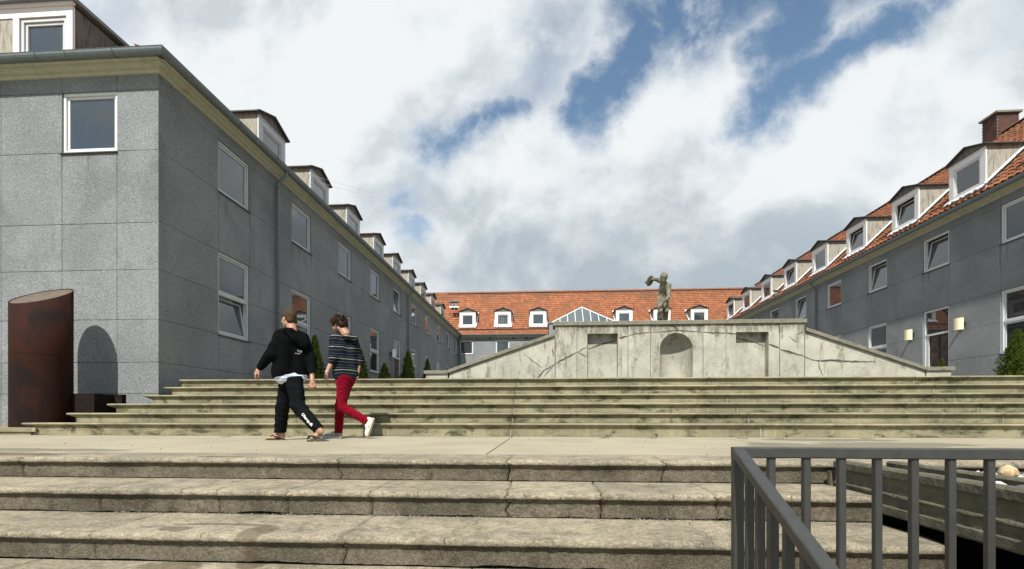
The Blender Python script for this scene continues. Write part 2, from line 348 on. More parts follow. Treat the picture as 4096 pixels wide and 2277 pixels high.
def rail_paint():
    m, t, b = newmat('rail_paint'); p = pos(t)
    g = t.noise(p, 26, 4, 0.6); f = t.noise(p, 9, 3, 0.6)
    bl = t.mr(t.voro(p, 55), 0.0, 0.35, 1, 0, True)
    c = t.mix(t.mr(g, .3, .7), (0.029, 0.030, 0.028, 1), (0.040, 0.041, 0.038, 1))
    t.put(b.inputs['Base Color'], c); b.inputs['Roughness'].default_value = 0.42
    h = t.m('ADD', t.m('MULTIPLY', g, 0.5), t.m('MULTIPLY', bl, t.mr(f, .55, .65)))
    t.put(b.inputs['Normal'], t.bump(h, 0.35, 0.004))
rail_paint()
def ground_mat():
    m, t, b = newmat('ground_gravel'); p = pos(t)
    g = t.noise(p, 20, 5, .7); c = t.mix(t.mr(g, .3, .7), (0.16, 0.15, 0.12, 1), (0.26, 0.24, 0.20, 1))
    t.put(b.inputs['Base Color'], c); b.inputs['Roughness'].default_value = 0.95
    t.put(b.inputs['Normal'], t.bump(g, .5, .02))
ground_mat()
simple('terrace_paving', (0.17, 0.165, 0.14), 0.9, 0.2, 3, bump=.3)
def leaf(name, a, b_):
    m, t, b = newmat(name); p = pos(t)
    at = t.new('ShaderNodeAttribute', attribute_name='rnd').outputs['Fac']
    c = t.mix(at, a+(1,), b_+(1,))
    t.put(b.inputs['Base Color'], c); b.inputs['Roughness'].default_value = 0.6
    b.inputs['Specular IOR Level'].default_value = 0.25
leaf('thuja', (0.022, 0.045, 0.008), (0.150, 0.190, 0.020))
# clothing and skin
def fabric(name, col, rough=0.9, sheen=0.15, weave=300):
    m, t, b = newmat(name); p = pos(t)
    k = t.mr(t.noise(p, 9, 4, .6), .3, .7, .88, 1.12)
    t.put(b.inputs['Base Color'], t.mix(1.0, tuple(col)+(1,), t.comb(k, k, k), 'MULTIPLY'))
    b.inputs['Roughness'].default_value = rough; b.inputs['Sheen Weight'].default_value = sheen; b.inputs['Specular IOR Level'].default_value = 0.05
    t.put(b.inputs['Normal'], t.bump(t.noise(p, weave, 2), .15, .002)); return t, b
fabric('black_fleece', (0.0028, 0.0032, 0.0036), sheen=0.0); fabric('black_pants', (0.0050, 0.0060, 0.0070), sheen=0.0); fabric('red_denim', (0.150, 0.0015, 0.010), sheen=0.05)
fabric('white_print', (0.82, 0.82, 0.82)); fabric('grey_print', (0.32, 0.32, 0.31)); fabric('shoe_white', (0.66, 0.63, 0.56)); fabric('shoe_grey', (0.26, 0.26, 0.26)); fabric('rubber_black', (0.012, 0.013, 0.013)); fabric('lime_trim', (0.20, 0.26, 0.04))
fabric('shoe_sole', (0.48, 0.43, 0.34))
def skin():
    m, t, b = newmat('skin'); p = pos(t)
    c = t.mix(t.mr(t.noise(p, 14, 4, .6), .35, .65), (0.40, 0.225, 0.150, 1), (0.33, 0.165, 0.108, 1))
    t.put(b.inputs['Base Color'], c); b.inputs['Roughness'].default_value = 0.5
    b.inputs['Subsurface Weight'].default_value = 0.12; b.inputs['Subsurface Radius'].default_value = (0.01, 0.004, 0.002)
skin()
def hair(name, c1, c2, sc):
    m, t, b = newmat(name); p = pos(t)
    n = t.noise(p, sc, 4, .7, 1.0)
    t.put(b.inputs['Base Color'], t.mix(t.mr(n, .35, .65), c1+(1,), c2+(1,))); b.inputs['Roughness'].default_value = .7; b.inputs['Specular IOR Level'].default_value = .15
    t.put(b.inputs['Normal'], t.bump(n, .9, .006))
hair('hair_short', (0.024, 0.014, 0.007), (0.075, 0.044, 0.022), 140)
hair('hair_curly', (0.008, 0.0045, 0.0025), (0.036, 0.019, 0.010), 60)
hair('beard', (0.16, 0.09, 0.06), (0.07, 0.04, 0.026), 160)
def stripes():
    m, t, b = newmat('striped_knit'); p = pos(t)
    z = t.sep(t.vm('ADD', p, t.vm('SCALE', t.vm('SUBTRACT', t.noise(p, 7, 2, .5, col=True), (.5, .5, .5)), scale=.035)))[2]
    c = (0.006, 0.008, 0.011, 1)
    for ph, wd, col in ((0.0, .030, (0.42, 0.42, 0.41, 1)), (0.27, .018, (0.16, 0.17, 0.18, 1)), (0.58, .028, (0.018, 0.070, 0.16, 1)), (0.80, .018, (0.10, 0.11, 0.12, 1))):
        f = t.m('FRACT', t.m('ADD', t.m('DIVIDE', z, 0.165), ph))
        c = t.mix(t.m('LESS_THAN', f, wd), c, col)
    t.put(b.inputs['Base Color'], c); b.inputs['Roughness'].default_value = .9; b.inputs['Specular IOR Level'].default_value = .1
stripes()
def shirt_m():
    m, t, b = newmat('shirt_hem'); p = pos(t)
    f = t.m('FRACT', t.m('MULTIPLY', t.sep(p)[2], 26))
    t.put(b.inputs['Base Color'], t.mix(t.m('LESS_THAN', f, .4), (0.78, 0.78, 0.80, 1), (0.30, 0.45, 0.72, 1))); b.inputs['Roughness'].default_value = .9
shirt_m()

# ------------------------------------------------------------------ mesh helpers
class MB:
    def __init__(s): s.v = []; s.f = []
    def add(s, vs, fs):
        o = len(s.v); s.v += [tuple(x) for x in vs]; s.f += [tuple(i+o for i in q) for q in fs]; return s
    def box(s, x0, x1, y0, y1, z0, z1):
        return s.add([(x0, y0, z0), (x1, y0, z0), (x1, y1, z0), (x0, y1, z0), (x0, y0, z1), (x1, y0, z1), (x1, y1, z1), (x0, y1, z1)],
                     [(0, 3, 2, 1), (4, 5, 6, 7), (0, 1, 5, 4), (1, 2, 6, 5), (2, 3, 7, 6), (3, 0, 4, 7)])
    def prism(s, poly, axis, a, b):
        n = len(poly); vs = []
        for t_ in (a, b):
            for p in poly:
                vs.append((t_, p[0], p[1]) if axis == 'x' else (p[0], t_, p[1]) if axis == 'y' else (p[0], p[1], t_))
        fs = [tuple(range(n))[::-1], tuple(range(n, 2*n))] + [(i, (i+1) % n, (i+1) % n+n, i+n) for i in range(n)]
        return s.add(vs, fs)
    def tube(s, pts, r, n=8, r2=None, closed=False):
        pts = [Vector(p) for p in pts]; m = len(pts); vs = []; up = None
        for i, p in enumerate(pts):
            if closed: t = (pts[(i+1) % m]-pts[i-1]).normalized()
            else: t = (pts[min(i+1, m-1)]-pts[max(i-1, 0)]).normalized()
            if up is None: up = Vector((0, 0, 1)) if abs(t.z) < .9 else Vector((1, 0, 0))
            a = t.cross(up).normalized(); b = a.cross(t).normalized(); up = b
            rr = r if r2 is None else r+(r2-r)*i/(m-1)
            for k in range(n):
                an = 2*math.pi*k/n; vs.append(p+a*math.cos(an)*rr+b*math.sin(an)*rr)
        fs = []
        for i in range(m if closed else m-1):
            for k in range(n):
                j = (i+1) % m; fs.append((i*n+k, i*n+(k+1) % n, j*n+(k+1) % n, j*n+k))
        if not closed: fs += [tuple(range(n))[::-1], tuple((m-1)*n+k for k in range(n))]
        return s.add(vs, fs)
    def mesh(s, name, mat, smooth=False):
        me = bpy.data.meshes.new(name); me.from_pydata(s.v, [], s.f)
        for q in (mat if isinstance(mat, (list, tuple)) else [mat]): me.materials.append(MATS[q])
        if smooth: me.shade_smooth()
        me.update(); return me
def fixn(me):
    import bmesh
    bm = bmesh.new(); bm.from_mesh(me); bmesh.ops.recalc_face_normals(bm, faces=bm.faces); bm.to_mesh(me); bm.free(); return me
def link(name, me, parent=None, loc=(0, 0, 0), rz=0.0, **props):
    o = bpy.data.objects.new(name, me); COL.objects.link(o); o.location = loc; o.rotation_euler = (0, 0, rz)
    if parent is not None: o.parent = parent
    for k, v in props.items(): o[k] = v
    return o
def wlink(name, me, parent, **props):       # mesh in world coordinates under a thing
    L = parent.matrix_world.translation if parent.parent else parent.location
    return link(name, me, parent, tuple(-x for x in parent.location), **props)
def thing(name, label, cat, loc=(0, 0, 0), group=None):
    o = bpy.data.objects.new(name, None); COL.objects.link(o); o.location = loc; o['label'] = label; o['category'] = cat
    o.empty_display_size = .2
    if group: o['group'] = group
    return o
def npmesh(name, V, F, mat, smooth=False, attr=None):
    """V (n,3) F (m,4) numpy"""
    me = bpy.data.meshes.new(name); me.vertices.add(len(V)); me.vertices.foreach_set('co', np.asarray(V, np.float32).ravel())
    k = F.shape[1]; me.loops.add(F.size); me.loops.foreach_set('vertex_index', F.astype(np.int32).ravel())
    me.polygons.add(len(F)); me.polygons.foreach_set('loop_start', (np.arange(len(F))*k).astype(np.int32))
    me.polygons.foreach_set('loop_total', np.full(len(F), k, np.int32)); me.materials.append(MATS[mat])
    me.update(calc_edges=True)
    if smooth: me.shade_smooth()
    if attr is not None:
        a = me.attributes.new(attr[0], 'FLOAT', 'POINT'); a.data.foreach_set('value', np.asarray(attr[1], np.float32))
    me.validate(); return me

# ------------------------------------------------------------------ the ground, terrace and landing
g = MB(); g.add([(-900, -900, -1.17), (900, -900, -1.17), (900, 900, -1.17), (-900, 900, -1.17)], [(0, 1, 2, 3)])
link('ground', g.mesh('ground', 'ground_gravel'), kind='structure')
TZ = 1.058
g = MB(); g.box(-7.69, 25, 9.70, 53, -1.1, TZ-.004); link('terrace', g.mesh('terrace', 'terrace_paving'), kind='structure')
g = MB(); g.box(-24, -8.72, 7.60, 9.40, -1.1, 0.13); g.box(-24, -8.6, 7.57, 7.60, .06, .132)
link('raised_ledge', g.mesh('raised_ledge', 'upper_stone'), kind='structure')
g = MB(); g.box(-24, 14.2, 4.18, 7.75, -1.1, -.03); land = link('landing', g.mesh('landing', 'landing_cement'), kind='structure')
xs = [-24, -16, -11.9, -7.95, -4.17, -.51, 2.62, 6.3, 10.1, 14.2]
for i in range(len(xs)-1):
    g = MB(); a, b = xs[i]+.007, xs[i+1]-.007; sk = 0.03
    vs = [(a, 4.20, -.03), (b, 4.20, -.03), (b, 7.72, -.03), (a, 7.72, -.03), (a, 4.20, 0), (b, 4.20, 0), (b, 7.72, 0), (a, 7.72, 0)]
    g.add(vs, [(0, 3, 2, 1), (4, 5, 6, 7), (0, 1, 5, 4), (1, 2, 6, 5), (2, 3, 7, 6), (3, 0, 4, 7)])
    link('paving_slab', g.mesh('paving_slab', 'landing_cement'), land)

# ------------------------------------------------------------------ stairs
LZ, LT, LR = 3.693, .538, .167
def nz(x, y=0., z=0.): return noise.noise(Vector((x, y, z)))
def step_block(x0, x1, y0, z0, rise, depth, nose, mat, seg, rough, seed, lend=None, rend=None, jag=.012, low=True):
    """one stone of a stair: tread, rounded nosing with a fillet below, riser; y0 = nosing front, z0 = top"""
    r = nose
    prof = [(depth, 0, 0), (depth*.75, 0, 0), (depth*.5, 0, 0), (depth*.28, 0, 0), (depth*.12, 0, 0), (r*.9, 0, 0)]
    for k in range(1, 7):
        a = math.pi/2*k/6 if k < 6 else math.pi/2
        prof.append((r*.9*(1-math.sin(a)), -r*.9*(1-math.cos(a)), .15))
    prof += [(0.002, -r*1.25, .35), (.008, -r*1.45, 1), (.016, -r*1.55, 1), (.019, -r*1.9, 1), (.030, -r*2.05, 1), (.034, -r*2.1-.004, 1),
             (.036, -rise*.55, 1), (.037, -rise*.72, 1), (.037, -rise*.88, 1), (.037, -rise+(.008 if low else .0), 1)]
    n = len(prof); m = max(2, int((x1-x0)/seg)); V = []; A = []
    for i in range(m+1):
        t = i/m
        for j, (py, pz, rs) in enumerate(prof):
            if not low and j > 11: py = .004+(py-.002)*1.55
            sarc = j*.37
            xa = x0+jag*nz(sarc*1.3, seed*3.1, x0*5)*1.4 + (0 if lend is None else lend*max(0, py if rs > .5 else 0)/.037)
            xb = x1+jag*nz(sarc*1.3, seed*3.1, x1*5)*1.4
            x = xa+(xb-xa)*t
            y = y0+py; z = z0+pz
            if rough:
                fr = nz(x*3.1, seed*7.7, 0); f2 = nz(x*19, j*.35, seed); f3 = nz(x*55, j*.7, seed+3)
                z += .0022*nz(x*2, y*3, seed)*1.5
                if 4 <= j <= 12:
                    chip = max(0, nz(x*2.6, seed*5, 9)-.36)*.13*(1 if j < 11 else .5)
                    y += rough*(.0045*f2+.003*f3)+chip; z += rough*(.0035*f3)-chip*.45*(1 if j < 9 else .2)
                elif j > 12:
                    y += rough*(.0035*f2+.003*f3+.005*fr)
                if j == n-1: z += -.004+.014*max(0, nz(x*2.3, seed, 4)-.02)*(1.5 if seed > 10 else .4)+.004*f3+.003*nz(x*9, seed, 8)
                else: y += .004*nz(x*.8, seed*2, 5)
            else:
                z += .0018*nz(x*1.1, seed, 2); y += .002*nz(x*.9, seed, 7)+(.0015*nz(x*14, j*.5, seed) if j > 3 else 0)
                if j == n-1: z += .003+.004*max(0, nz(x*6, seed, 4))
            V.append((x, y, z)); A.append(rs)
    F = [(i*n+j, (i+1)*n+j, (i+1)*n+j+1, i*n+j+1) for i in range(m) for j in range(n-1)]
    base = len(V)
    for i in (0, m):                               # end faces, as fans round an inner back corner
        xx = V[i*n+n-1][0]; V.append((xx, y0+depth, z0-rise)); A.append(1); c = len(V)-1
        for j in range(n-1):
            F.append((i*n+j, i*n+j+1, c, c) if i == 0 else (i*n+j+1, i*n+j, c, c))
    F = [f[:3] if f[2] == f[3] else f for f in F]
    me = bpy.data.meshes.new('stair_block'); me.from_pydata(V, [], F); me.materials.append(MATS[mat])
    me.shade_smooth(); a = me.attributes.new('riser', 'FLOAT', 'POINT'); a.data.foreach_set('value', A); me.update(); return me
lower = thing('concrete_stairs', 'worn flight of rough cracked concrete steps in the foreground below the landing', 'stairs', (-2, LZ, 0))
joints = [[-9.0, -6.9, -4.33, -1.63, -.28, .91, 3.4, 6.5, 10.2], [-8.2, -5.6, -3.13, -2.25, -1.75, -1.17, -.25, .37, 1.11, 2.13],
          [-8.0, -5.2, -2.64, -1.13, 2.11], [-7.8, -4.3, -2.95, -.4, 2.09], [-8, -4.6, -1.5, .9, 2.07], [-8, -5, -2.0, .2, 2.07], [-8, -4.2, -1.1, 2.07]]
for k, xs in enumerate(joints):
    for i in range(len(xs)-1):
        gap = .0045 if k in (0, 1, 2) else .004
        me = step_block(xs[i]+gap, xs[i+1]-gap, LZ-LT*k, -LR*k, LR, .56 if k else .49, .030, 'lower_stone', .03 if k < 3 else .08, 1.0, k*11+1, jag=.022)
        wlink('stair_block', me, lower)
g = MB()
poly = [(LZ+.56, -1.17), (LZ+.56, -.06)]
for k in range(7):
    poly += [(LZ-LT*k+.12, -.06-LR*k), (LZ-LT*k+.12, -.06-LR*(k+1))]
poly += [(LZ-LT*6+.12, -1.17)]
g.prism(poly, 'x', -8.0, 2.03); g.box(2.04, 14.1, LZ+.1, LZ+.56, -1.17, -.06)
wlink('core', fixn(g.mesh('core', 'dirt')), lower, kind='stuff')
# grit lying in the broken angle at the back of the second and third treads
def pebbles(n, fx, fz, rmin, rmax, mat, name, seed):
    rg = np.random.default_rng(seed); g = MB()
    for i in range(n):
        x, y, z = fx(rg); r = rg.uniform(rmin, rmax); a = rg.uniform(.6, 1.2, 3)*r; ph = rg.uniform(0, 6)
        vs = [(x+a[0]*math.cos(ph+q), y+a[1]*math.sin(ph+q), z+a[2]*.25) for q in (0, 1.6, 3.1, 4.6)]+[(x, y, z+a[2]), (x, y, z-a[2]*.4)]
        g.add(vs, [(0, 1, 4), (1, 2, 4), (2, 3, 4), (3, 0, 4), (1, 0, 5), (2, 1, 5), (3, 2, 5), (0, 3, 5)])
    return g.mesh(name, mat)
wlink('grit', pebbles(900, lambda r: (r.uniform(-3.0, 2.0), LZ-LT+.037-abs(r.normal(0, .016)), -.334+.001), 0, .002, .006, 'dirt', 'grit', 3), lower, kind='stuff')
wlink('grit', pebbles(260, lambda r: (r.uniform(-3.0, 2.0), LZ-LT+.03-abs(r.normal(0, .02)), -.334+.002), 0, .002, .005, 'pebble_mix', 'grit', 4), lower, kind='stuff')

def step_crack(x, k, seed):
    P = []; y0 = LZ-LT*k; z0 = -LR*k
    for i in range(26):
        t = i/25; P.append((x+.10*nz(t*3.1, seed)+.02*nz(t*17, seed)+(.5-t)*.12*math.sin(seed), y0+.50-.50*t, z0+.0015))
    P.append((P[-1][0], y0-.0015, z0-.012)); P.append((P[-1][0]+.004, y0-.001, z0-.030))
    g = MB()
    for a, b in zip(P, P[1:]):
        w_ = .0012+.0022*abs(nz(a[0]*30, a[1]*30, seed)); g.add([(a[0]-w_, a[1], a[2]), (a[0]+w_, a[1], a[2]), (b[0]+w_, b[1], b[2]), (b[0]-w_, b[1], b[2])], [(0, 1, 2, 3)])
    wlink('crack', g.mesh('crack', 'crack_dark'), lower)
for x, k, sd_ in ((-3.6, 0, 1.3), (-2.1, 0, 2.1), (-.9, 1, 3.7), (-2.5, 1, 4.4), (.75, 1, 5.2), (-1.9, 2, 6.8), (-.5, 2, 7.7), (.9, 2, 8.3), (1.6, 1, 9.1), (1.5, 0, 9.9)): step_crack(x, k, sd_)

UZ, UT, UR, U1 = 7.566, .3305, .1693, .2116
upper = thing('stone_stairs', 'wide flight of six pale olive stone steps rising to the courtyard', 'stairs', (0, UZ, 0))
lends = [-8.85, -8.39, -7.95, -7.53, -7.42, -7.36]
for k in range(6):
    js = [-4.25+.04*k, -.54+.006*k, 3.32-.045*k, 7.22-.09*k, 11.2-.1*k]
    xs = [lends[k]]+js+[14.25]
    for i in range(len(xs)-1):
        rise = U1 if k == 0 else UR
        me = step_block(xs[i]+(.0 if i == 0 else .003), xs[i+1]-.003, UZ+UT*k, U1+UR*k, rise, UT+.02 if k < 5 else .5, .024, 'upper_stone', .12, 0, k*5+i*1.7+40, lend=(.085 if i == 0 and k < 5 else None), jag=.008, low=False)
        wlink('stair_block', me, upper)
        if i:
            mj = MB(); yy = UZ+UT*k+.0565; zz = U1+UR*k; pts = []
            for q in range(9): pts.append((xs[i]+.009*nz(q*.9, k, i), yy-.0015, zz-.055-(rise-.06)*q/8))
            for q in range(8):
                wq = .0035+.004*abs(nz(q, i, k)); a, b = pts[q], pts[q+1]
                mj.add([(a[0]-wq, a[1], a[2]), (a[0]+wq, a[1], a[2]), (b[0]+wq, b[1], b[2]), (b[0]-wq, b[1], b[2]), (a[0]-wq, a[1]+.004, a[2]), (a[0]+wq, a[1]+.004, a[2]), (b[0]+wq, b[1]+.004, b[2]), (b[0]-wq, b[1]+.004, b[2])],
                       [(0, 3, 2, 1), (4, 5, 6, 7), (0, 1, 5, 4), (1, 2, 6, 5), (2, 3, 7, 6), (3, 0, 4, 7)])
            wlink('mortar_joint', mj.mesh('mortar_joint', 'mortar'), upper)
g = MB()
for k in range(6): g.box(lends[k]+.16, 14.2, UZ+UT*k+.06, 9.7, (U1+UR*(k-1) if k else 0)-.02, U1+UR*k-.06)
wlink('core', g.mesh('core', 'dirt'), upper, kind='stuff')

# ------------------------------------------------------------------ building kit
# local frame of a wall: x to the right seen from outside, y into the building, z up
_cache = {}
def cached(key, fn):
    if key not in _cache: _cache[key] = fn()
    return _cache[key]
def rot(p, rz):
    c, s = math.cos(rz), math.sin(rz); return (p[0]*c-p[1]*s, p[0]*s+p[1]*c)
def ring(g, x0, x1, z0, z1, wd, y0, y1):
    g.box(x0, x0+wd, y0, y1, z0, z1); g.box(x1-wd, x1, y0, y1, z0, z1)
    g.box(x0+wd, x1-wd, y0, y1, z0, z0+wd); g.box(x0+wd, x1-wd, y0, y1, z1-wd, z1); return g
def window(parent, loc, rz, w_, h_, parts=1, tilt=0, curtain=None, frame='white_paint', depth=.035):
    """window set in its opening; children: sash, pane, sill, curtain"""
    key = (round(w_, 3), round(h_, 3), parts, frame, depth)
    def fr():
        g = MB(); ring(g, .004, w_-.004, .004, h_-.004, .055, depth, depth+.11)
        if parts == 2: g.box(.059, w_-.059, depth+.005, depth+.1, h_*.5-.03, h_*.5+.035)
        return g.mesh('window', frame)
    o = link('window', cached(('fr',)+key, fr), parent, tuple(Vector(loc)-parent.location), rz)
    bays = [(0.062, h_-.062)] if parts == 1 else [(.062, h_*.5-.033), (h_*.5+.038, h_-.062)]
    for bi, (z0, z1) in enumerate(bays):
        hh = z1-z0; ww = w_-.124
        s = link('sash', cached(('sa', round(ww, 3), round(hh, 3), frame), lambda: ring(MB(), 0, ww, 0, hh, .045, 0, .05).mesh('sash', frame)), o, (.062, depth+.03, z0))
        p = link('pane', cached(('pa', round(ww, 3), round(hh, 3)), lambda: MB().box(.043, ww-.043, .022, .028, .043, hh-.043).mesh('pane', 'glass')), o, (.062, depth+.03, z0))
        if tilt and bi == 0:
            for q in (s, p): q.rotation_euler = (-tilt, 0, 0)
    if curtain:
        kind, a, b = curtain
        def cu():
            n = 40; V = []; F = []
            for i in range(n+1):
                x = .08+(w_-.16)*(a+(b-a)*i/n); y = (.42 if tilt else .21)+.016*math.sin(i*1.3)+.008*math.sin(i*2.9+1)
                V += [(x, y, .06), (x+.02*math.sin(i*.7), y, h_-.07)]
            F = [(2*i, 2*i+2, 2*i+3, 2*i+1) for i in range(n)]
            g = MB(); g.add(V, F); return g.mesh('curtain', 'curtain', True)
        link('curtain', cached(('cu', key, a, b, bool(tilt)), cu), o)
    def sl():
        g = MB(); g.prism([(-.035, -.035), (-.035, -.012), (depth+.01, .004), (depth+.01, -.035)], 'x', -.02, w_+.02); return fixn(g.mesh('sill', 'dark_metal'))
    link('sill', cached(('sl', key), sl), o)
    return o
def panel_mesh(x0, x1, z0, z1, th, m0=0, m1=0):
    e = .0035; c = .004
    xi0, xi1 = x0+e, x1-e
    if m0: xi0 = x0
    if m1: xi1 = x1
    b0 = xi0+(th if m0 else 0); b1 = xi1-(th if m1 else 0); z0 += e; z1 -= e
    c0 = c if not m0 else 0; c1 = c if not m1 else 0
    V = [(xi0+c0, 0, z0+c), (xi1-c1, 0, z0+c), (xi1-c1, 0, z1-c), (xi0+c0, 0, z1-c), (xi0, c if not m0 else 0, z0), (xi1, c if not m1 else 0, z0), (xi1, c if not m1 else 0, z1), (xi0, c if not m0 else 0, z1),
         (b0, th, z0), (b1, th, z0), (b1, th, z1), (b0, th, z1)]
    F = [(0, 1, 2, 3)]
    for i in range(4):
        j = (i+1) % 4; F += [(i, i+4, j+4, j), (i+4, i+8, j+8, j+4)]
    g = MB(); g.add(V, F); return fixn(g.mesh('wall_panel', 'wall_plaster'))
def wall(b, org, rz, L, rows, wins, extra=(), mit=(0, 0), th=.28, frame='white_paint'):
    """wins: list of (x0, w, {rowspan: spec}); spec=(z0,z1,kind,tilt,curtain)"""
    bounds = {0.0, L}
    for x0, ww, sp in wins: bounds |= {round(x0, 3), round(x0+ww, 3)}
    bounds |= {round(e, 3) for e in extra}
    bs = sorted(bounds)
    for i in range(len(bs)-1):
        x0, x1 = bs[i], bs[i+1]; openings = []
        for wx, ww, sp in wins:
            if abs(wx-x0) < .01 and abs(wx+ww-x1) < .01: openings = sp
        for r in range(len(rows)-1):
            z0, z1 = rows[r], rows[r+1]; mid = (z0+z1)/2
            if any(s[0] < mid < s[1] for s in openings): continue
            me = panel_mesh(0, x1-x0, 0, z1-z0, th, mit[0] and x0 == 0, mit[1] and x1 == L)
            dx_, dy_ = rot((x0, random.uniform(-.0015, .0015)), rz)
            link('wall_panel', me, b, (org[0]+dx_-b.location[0], org[1]+dy_-b.location[1], z0-b.location[2]), rz)
        for s in openings:
            dx_, dy_ = rot((x0, 0), rz); loc = (org[0]+dx_, org[1]+dy_, s[0])
            if s[2] == 'door': door(b, loc, rz, x1-x0, s[1]-s[0])
            else:
                window(b, loc, rz, x1-x0, s[1]-s[0], s[2], s[3], s[4], frame)
                if random.random() < .6: streaks(b, loc, rz, x1-x0, random.random()*99)
    # dark room behind the openings and a ceiling that closes the wall head
    g = MB(); g.box(1.0, L-1.0, .95, 1.0, rows[0]-.1, rows[-1]+.05); g.box(.3, L-.3, .282, .95, rows[-1]-.03, rows[-1]+.02); g.box(.3, L-.3, .282, .95, 4.8, 4.9)
    dx_, dy_ = (0, 0)
    link('inner_wall', g.mesh('inner_wall', 'room_dark'), b, (org[0]-b.location[0], org[1]-b.location[1], -b.location[2]), rz)
def streaks(b, loc, rz, w_, seed):
    rr = random.Random(seed); g = MB()
    for x in (-.01, w_+.01, rr.uniform(.2, w_-.2)):
        L = rr.uniform(.25, .8); wd = rr.uniform(.012, .03); n = 8
        for i in range(n):
            a, c = wd*(1-i/n)**.6, wd*(1-(i+1)/n)**.6; x0 = x+.012*nz(i*.4, seed, x); x1 = x+.012*nz((i+1)*.4, seed, x)
            g.add([(x0-a, -.0035, -.04-L*i/n), (x0+a, -.0035, -.04-L*i/n), (x1+c, -.0035, -.04-L*(i+1)/n), (x1-c, -.0035, -.04-L*(i+1)/n)], [(0, 3, 2, 1)])
    link('rain_streak', g.mesh('rain_streak', 'rain_streak'), b, tuple(Vector(loc)-b.location), rz, kind='stuff')
def door(parent, loc, rz, w_, h_):
    g = MB(); zt = h_*.70
    g.box(.004, .07, .04, .16, 0, h_-.004); g.box(w_-.07, w_-.004, .04, .16, 0, h_-.004); g.box(.07, w_-.07, .04, .16, h_-.07, h_-.004); g.box(.07, w_-.07, .04, .16, zt, zt+.07)
    g.box(.07, .20, .06, .14, 0, zt)
    o = link('door_frame', g.mesh('door_frame', 'white_paint'), parent, tuple(Vector(loc)-parent.location), rz)
    link('pane', MB().box(.07, w_-.07, .08, .09, zt+.07, h_-.07).mesh('pane', 'glass'), o)
    def cu():
        V = []; n = 30
        for i in range(n+1):
            x = .09+(w_-.18)*i/n; y = .22+.014*math.sin(i*1.4); V += [(x, y, zt+.08), (x, y, h_-.08)]
        g = MB(); g.add(V, [(2*i, 2*i+2, 2*i+3, 2*i+1) for i in range(n)]); return g.mesh('curtain', 'curtain', True)
    link('curtain', cu(), o)
    g = MB(); x0, x1 = .20, w_-.07; g.box(x0, x1, .10, .15, 0, zt)
    nr = 4; cw = (x1-x0-.06)/2; ch = (zt-.1)/nr
    for r in range(nr):
        for c in range(2):
            a = x0+.02+c*(cw+.02)+.02; b2 = a+cw-.04; z0 = .05+r*ch+.03; z1 = z0+ch-.06
            mx, mz = (a+b2)/2, (z0+z1)/2
            g.add([(a, .099, z0), (b2, .099, z0), (b2, .099, z1), (a, .099, z1), (mx, .075, mz)], [(0, 1, 4), (1, 2, 4), (2, 3, 4), (3, 0, 4)])
            ring(g, a-.012, b2+.012, z0-.012, z1+.012, .012, .088, .10)
    link('door_leaf', g.mesh('door_leaf', 'brown_door'), o)
    g = MB(); g.box(x0+.015, x0+.045, .088, .10, .95, 1.20); g.tube([(x0+.03, .09, 1.07), (x0+.03, .05, 1.07), (x0+.13, .05, 1.07)], .009, 8)
    link('door_handle', g.mesh('door_handle', 'steel'), o)

SLOPE = [(0.0, 7.38), (.9, 7.83), (5.67, 12.46)]
SLOPE_L = [(0.0, 7.335), (.9, 7.73), (5.67, 11.70)]
def roof_at(run):
    for (a, za), (b, zb) in zip(SLOPE, SLOPE[1:]):
        if run <= b: return za+(zb-za)*(run-a)/(b-a)
    return SLOPE[-1][1]
TW, TL = .25, .33
def tile_local():
    n = 6; V = []; hs = []
    for i in range(n+1):
        t = i/n; x = t*(TW+.03); h = .029*math.sin(2*math.pi*(t*.92+.02))*(1 if t < .5 else .8); hs.append(h)
        V.append((x, -.03, h+.045))
    for i in range(n+1): V.append((V[i][0], TL+.02, hs[i]+.008))
    for i in range(n+1): V.append((V[i][0], -.028, hs[i]+.014))
    V += [(V[i][0], -.0305, V[i][2]-.004) for i in range(n+1)]
    F = [(i, i+1, n+1+i+1, n+1+i) for i in range(n)]+[(2*(n+1)+i, 2*(n+1)+i+1, 3*(n+1)+i+1, 3*(n+1)+i) for i in range(n)]+[(3*(n+1)+i, 3*(n+1)+i+1, i+1, i) for i in range(n)]
    return np.array(V), np.array(F)
TLIP = np.array([0.0]*14+[1.0]*14)   # the lower ends of the tiles, coloured darker
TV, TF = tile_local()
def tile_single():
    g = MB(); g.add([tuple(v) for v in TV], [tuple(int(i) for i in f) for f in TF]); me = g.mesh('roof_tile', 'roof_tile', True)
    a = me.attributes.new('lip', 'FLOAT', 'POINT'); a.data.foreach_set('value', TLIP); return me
TILE_ME = tile_single()
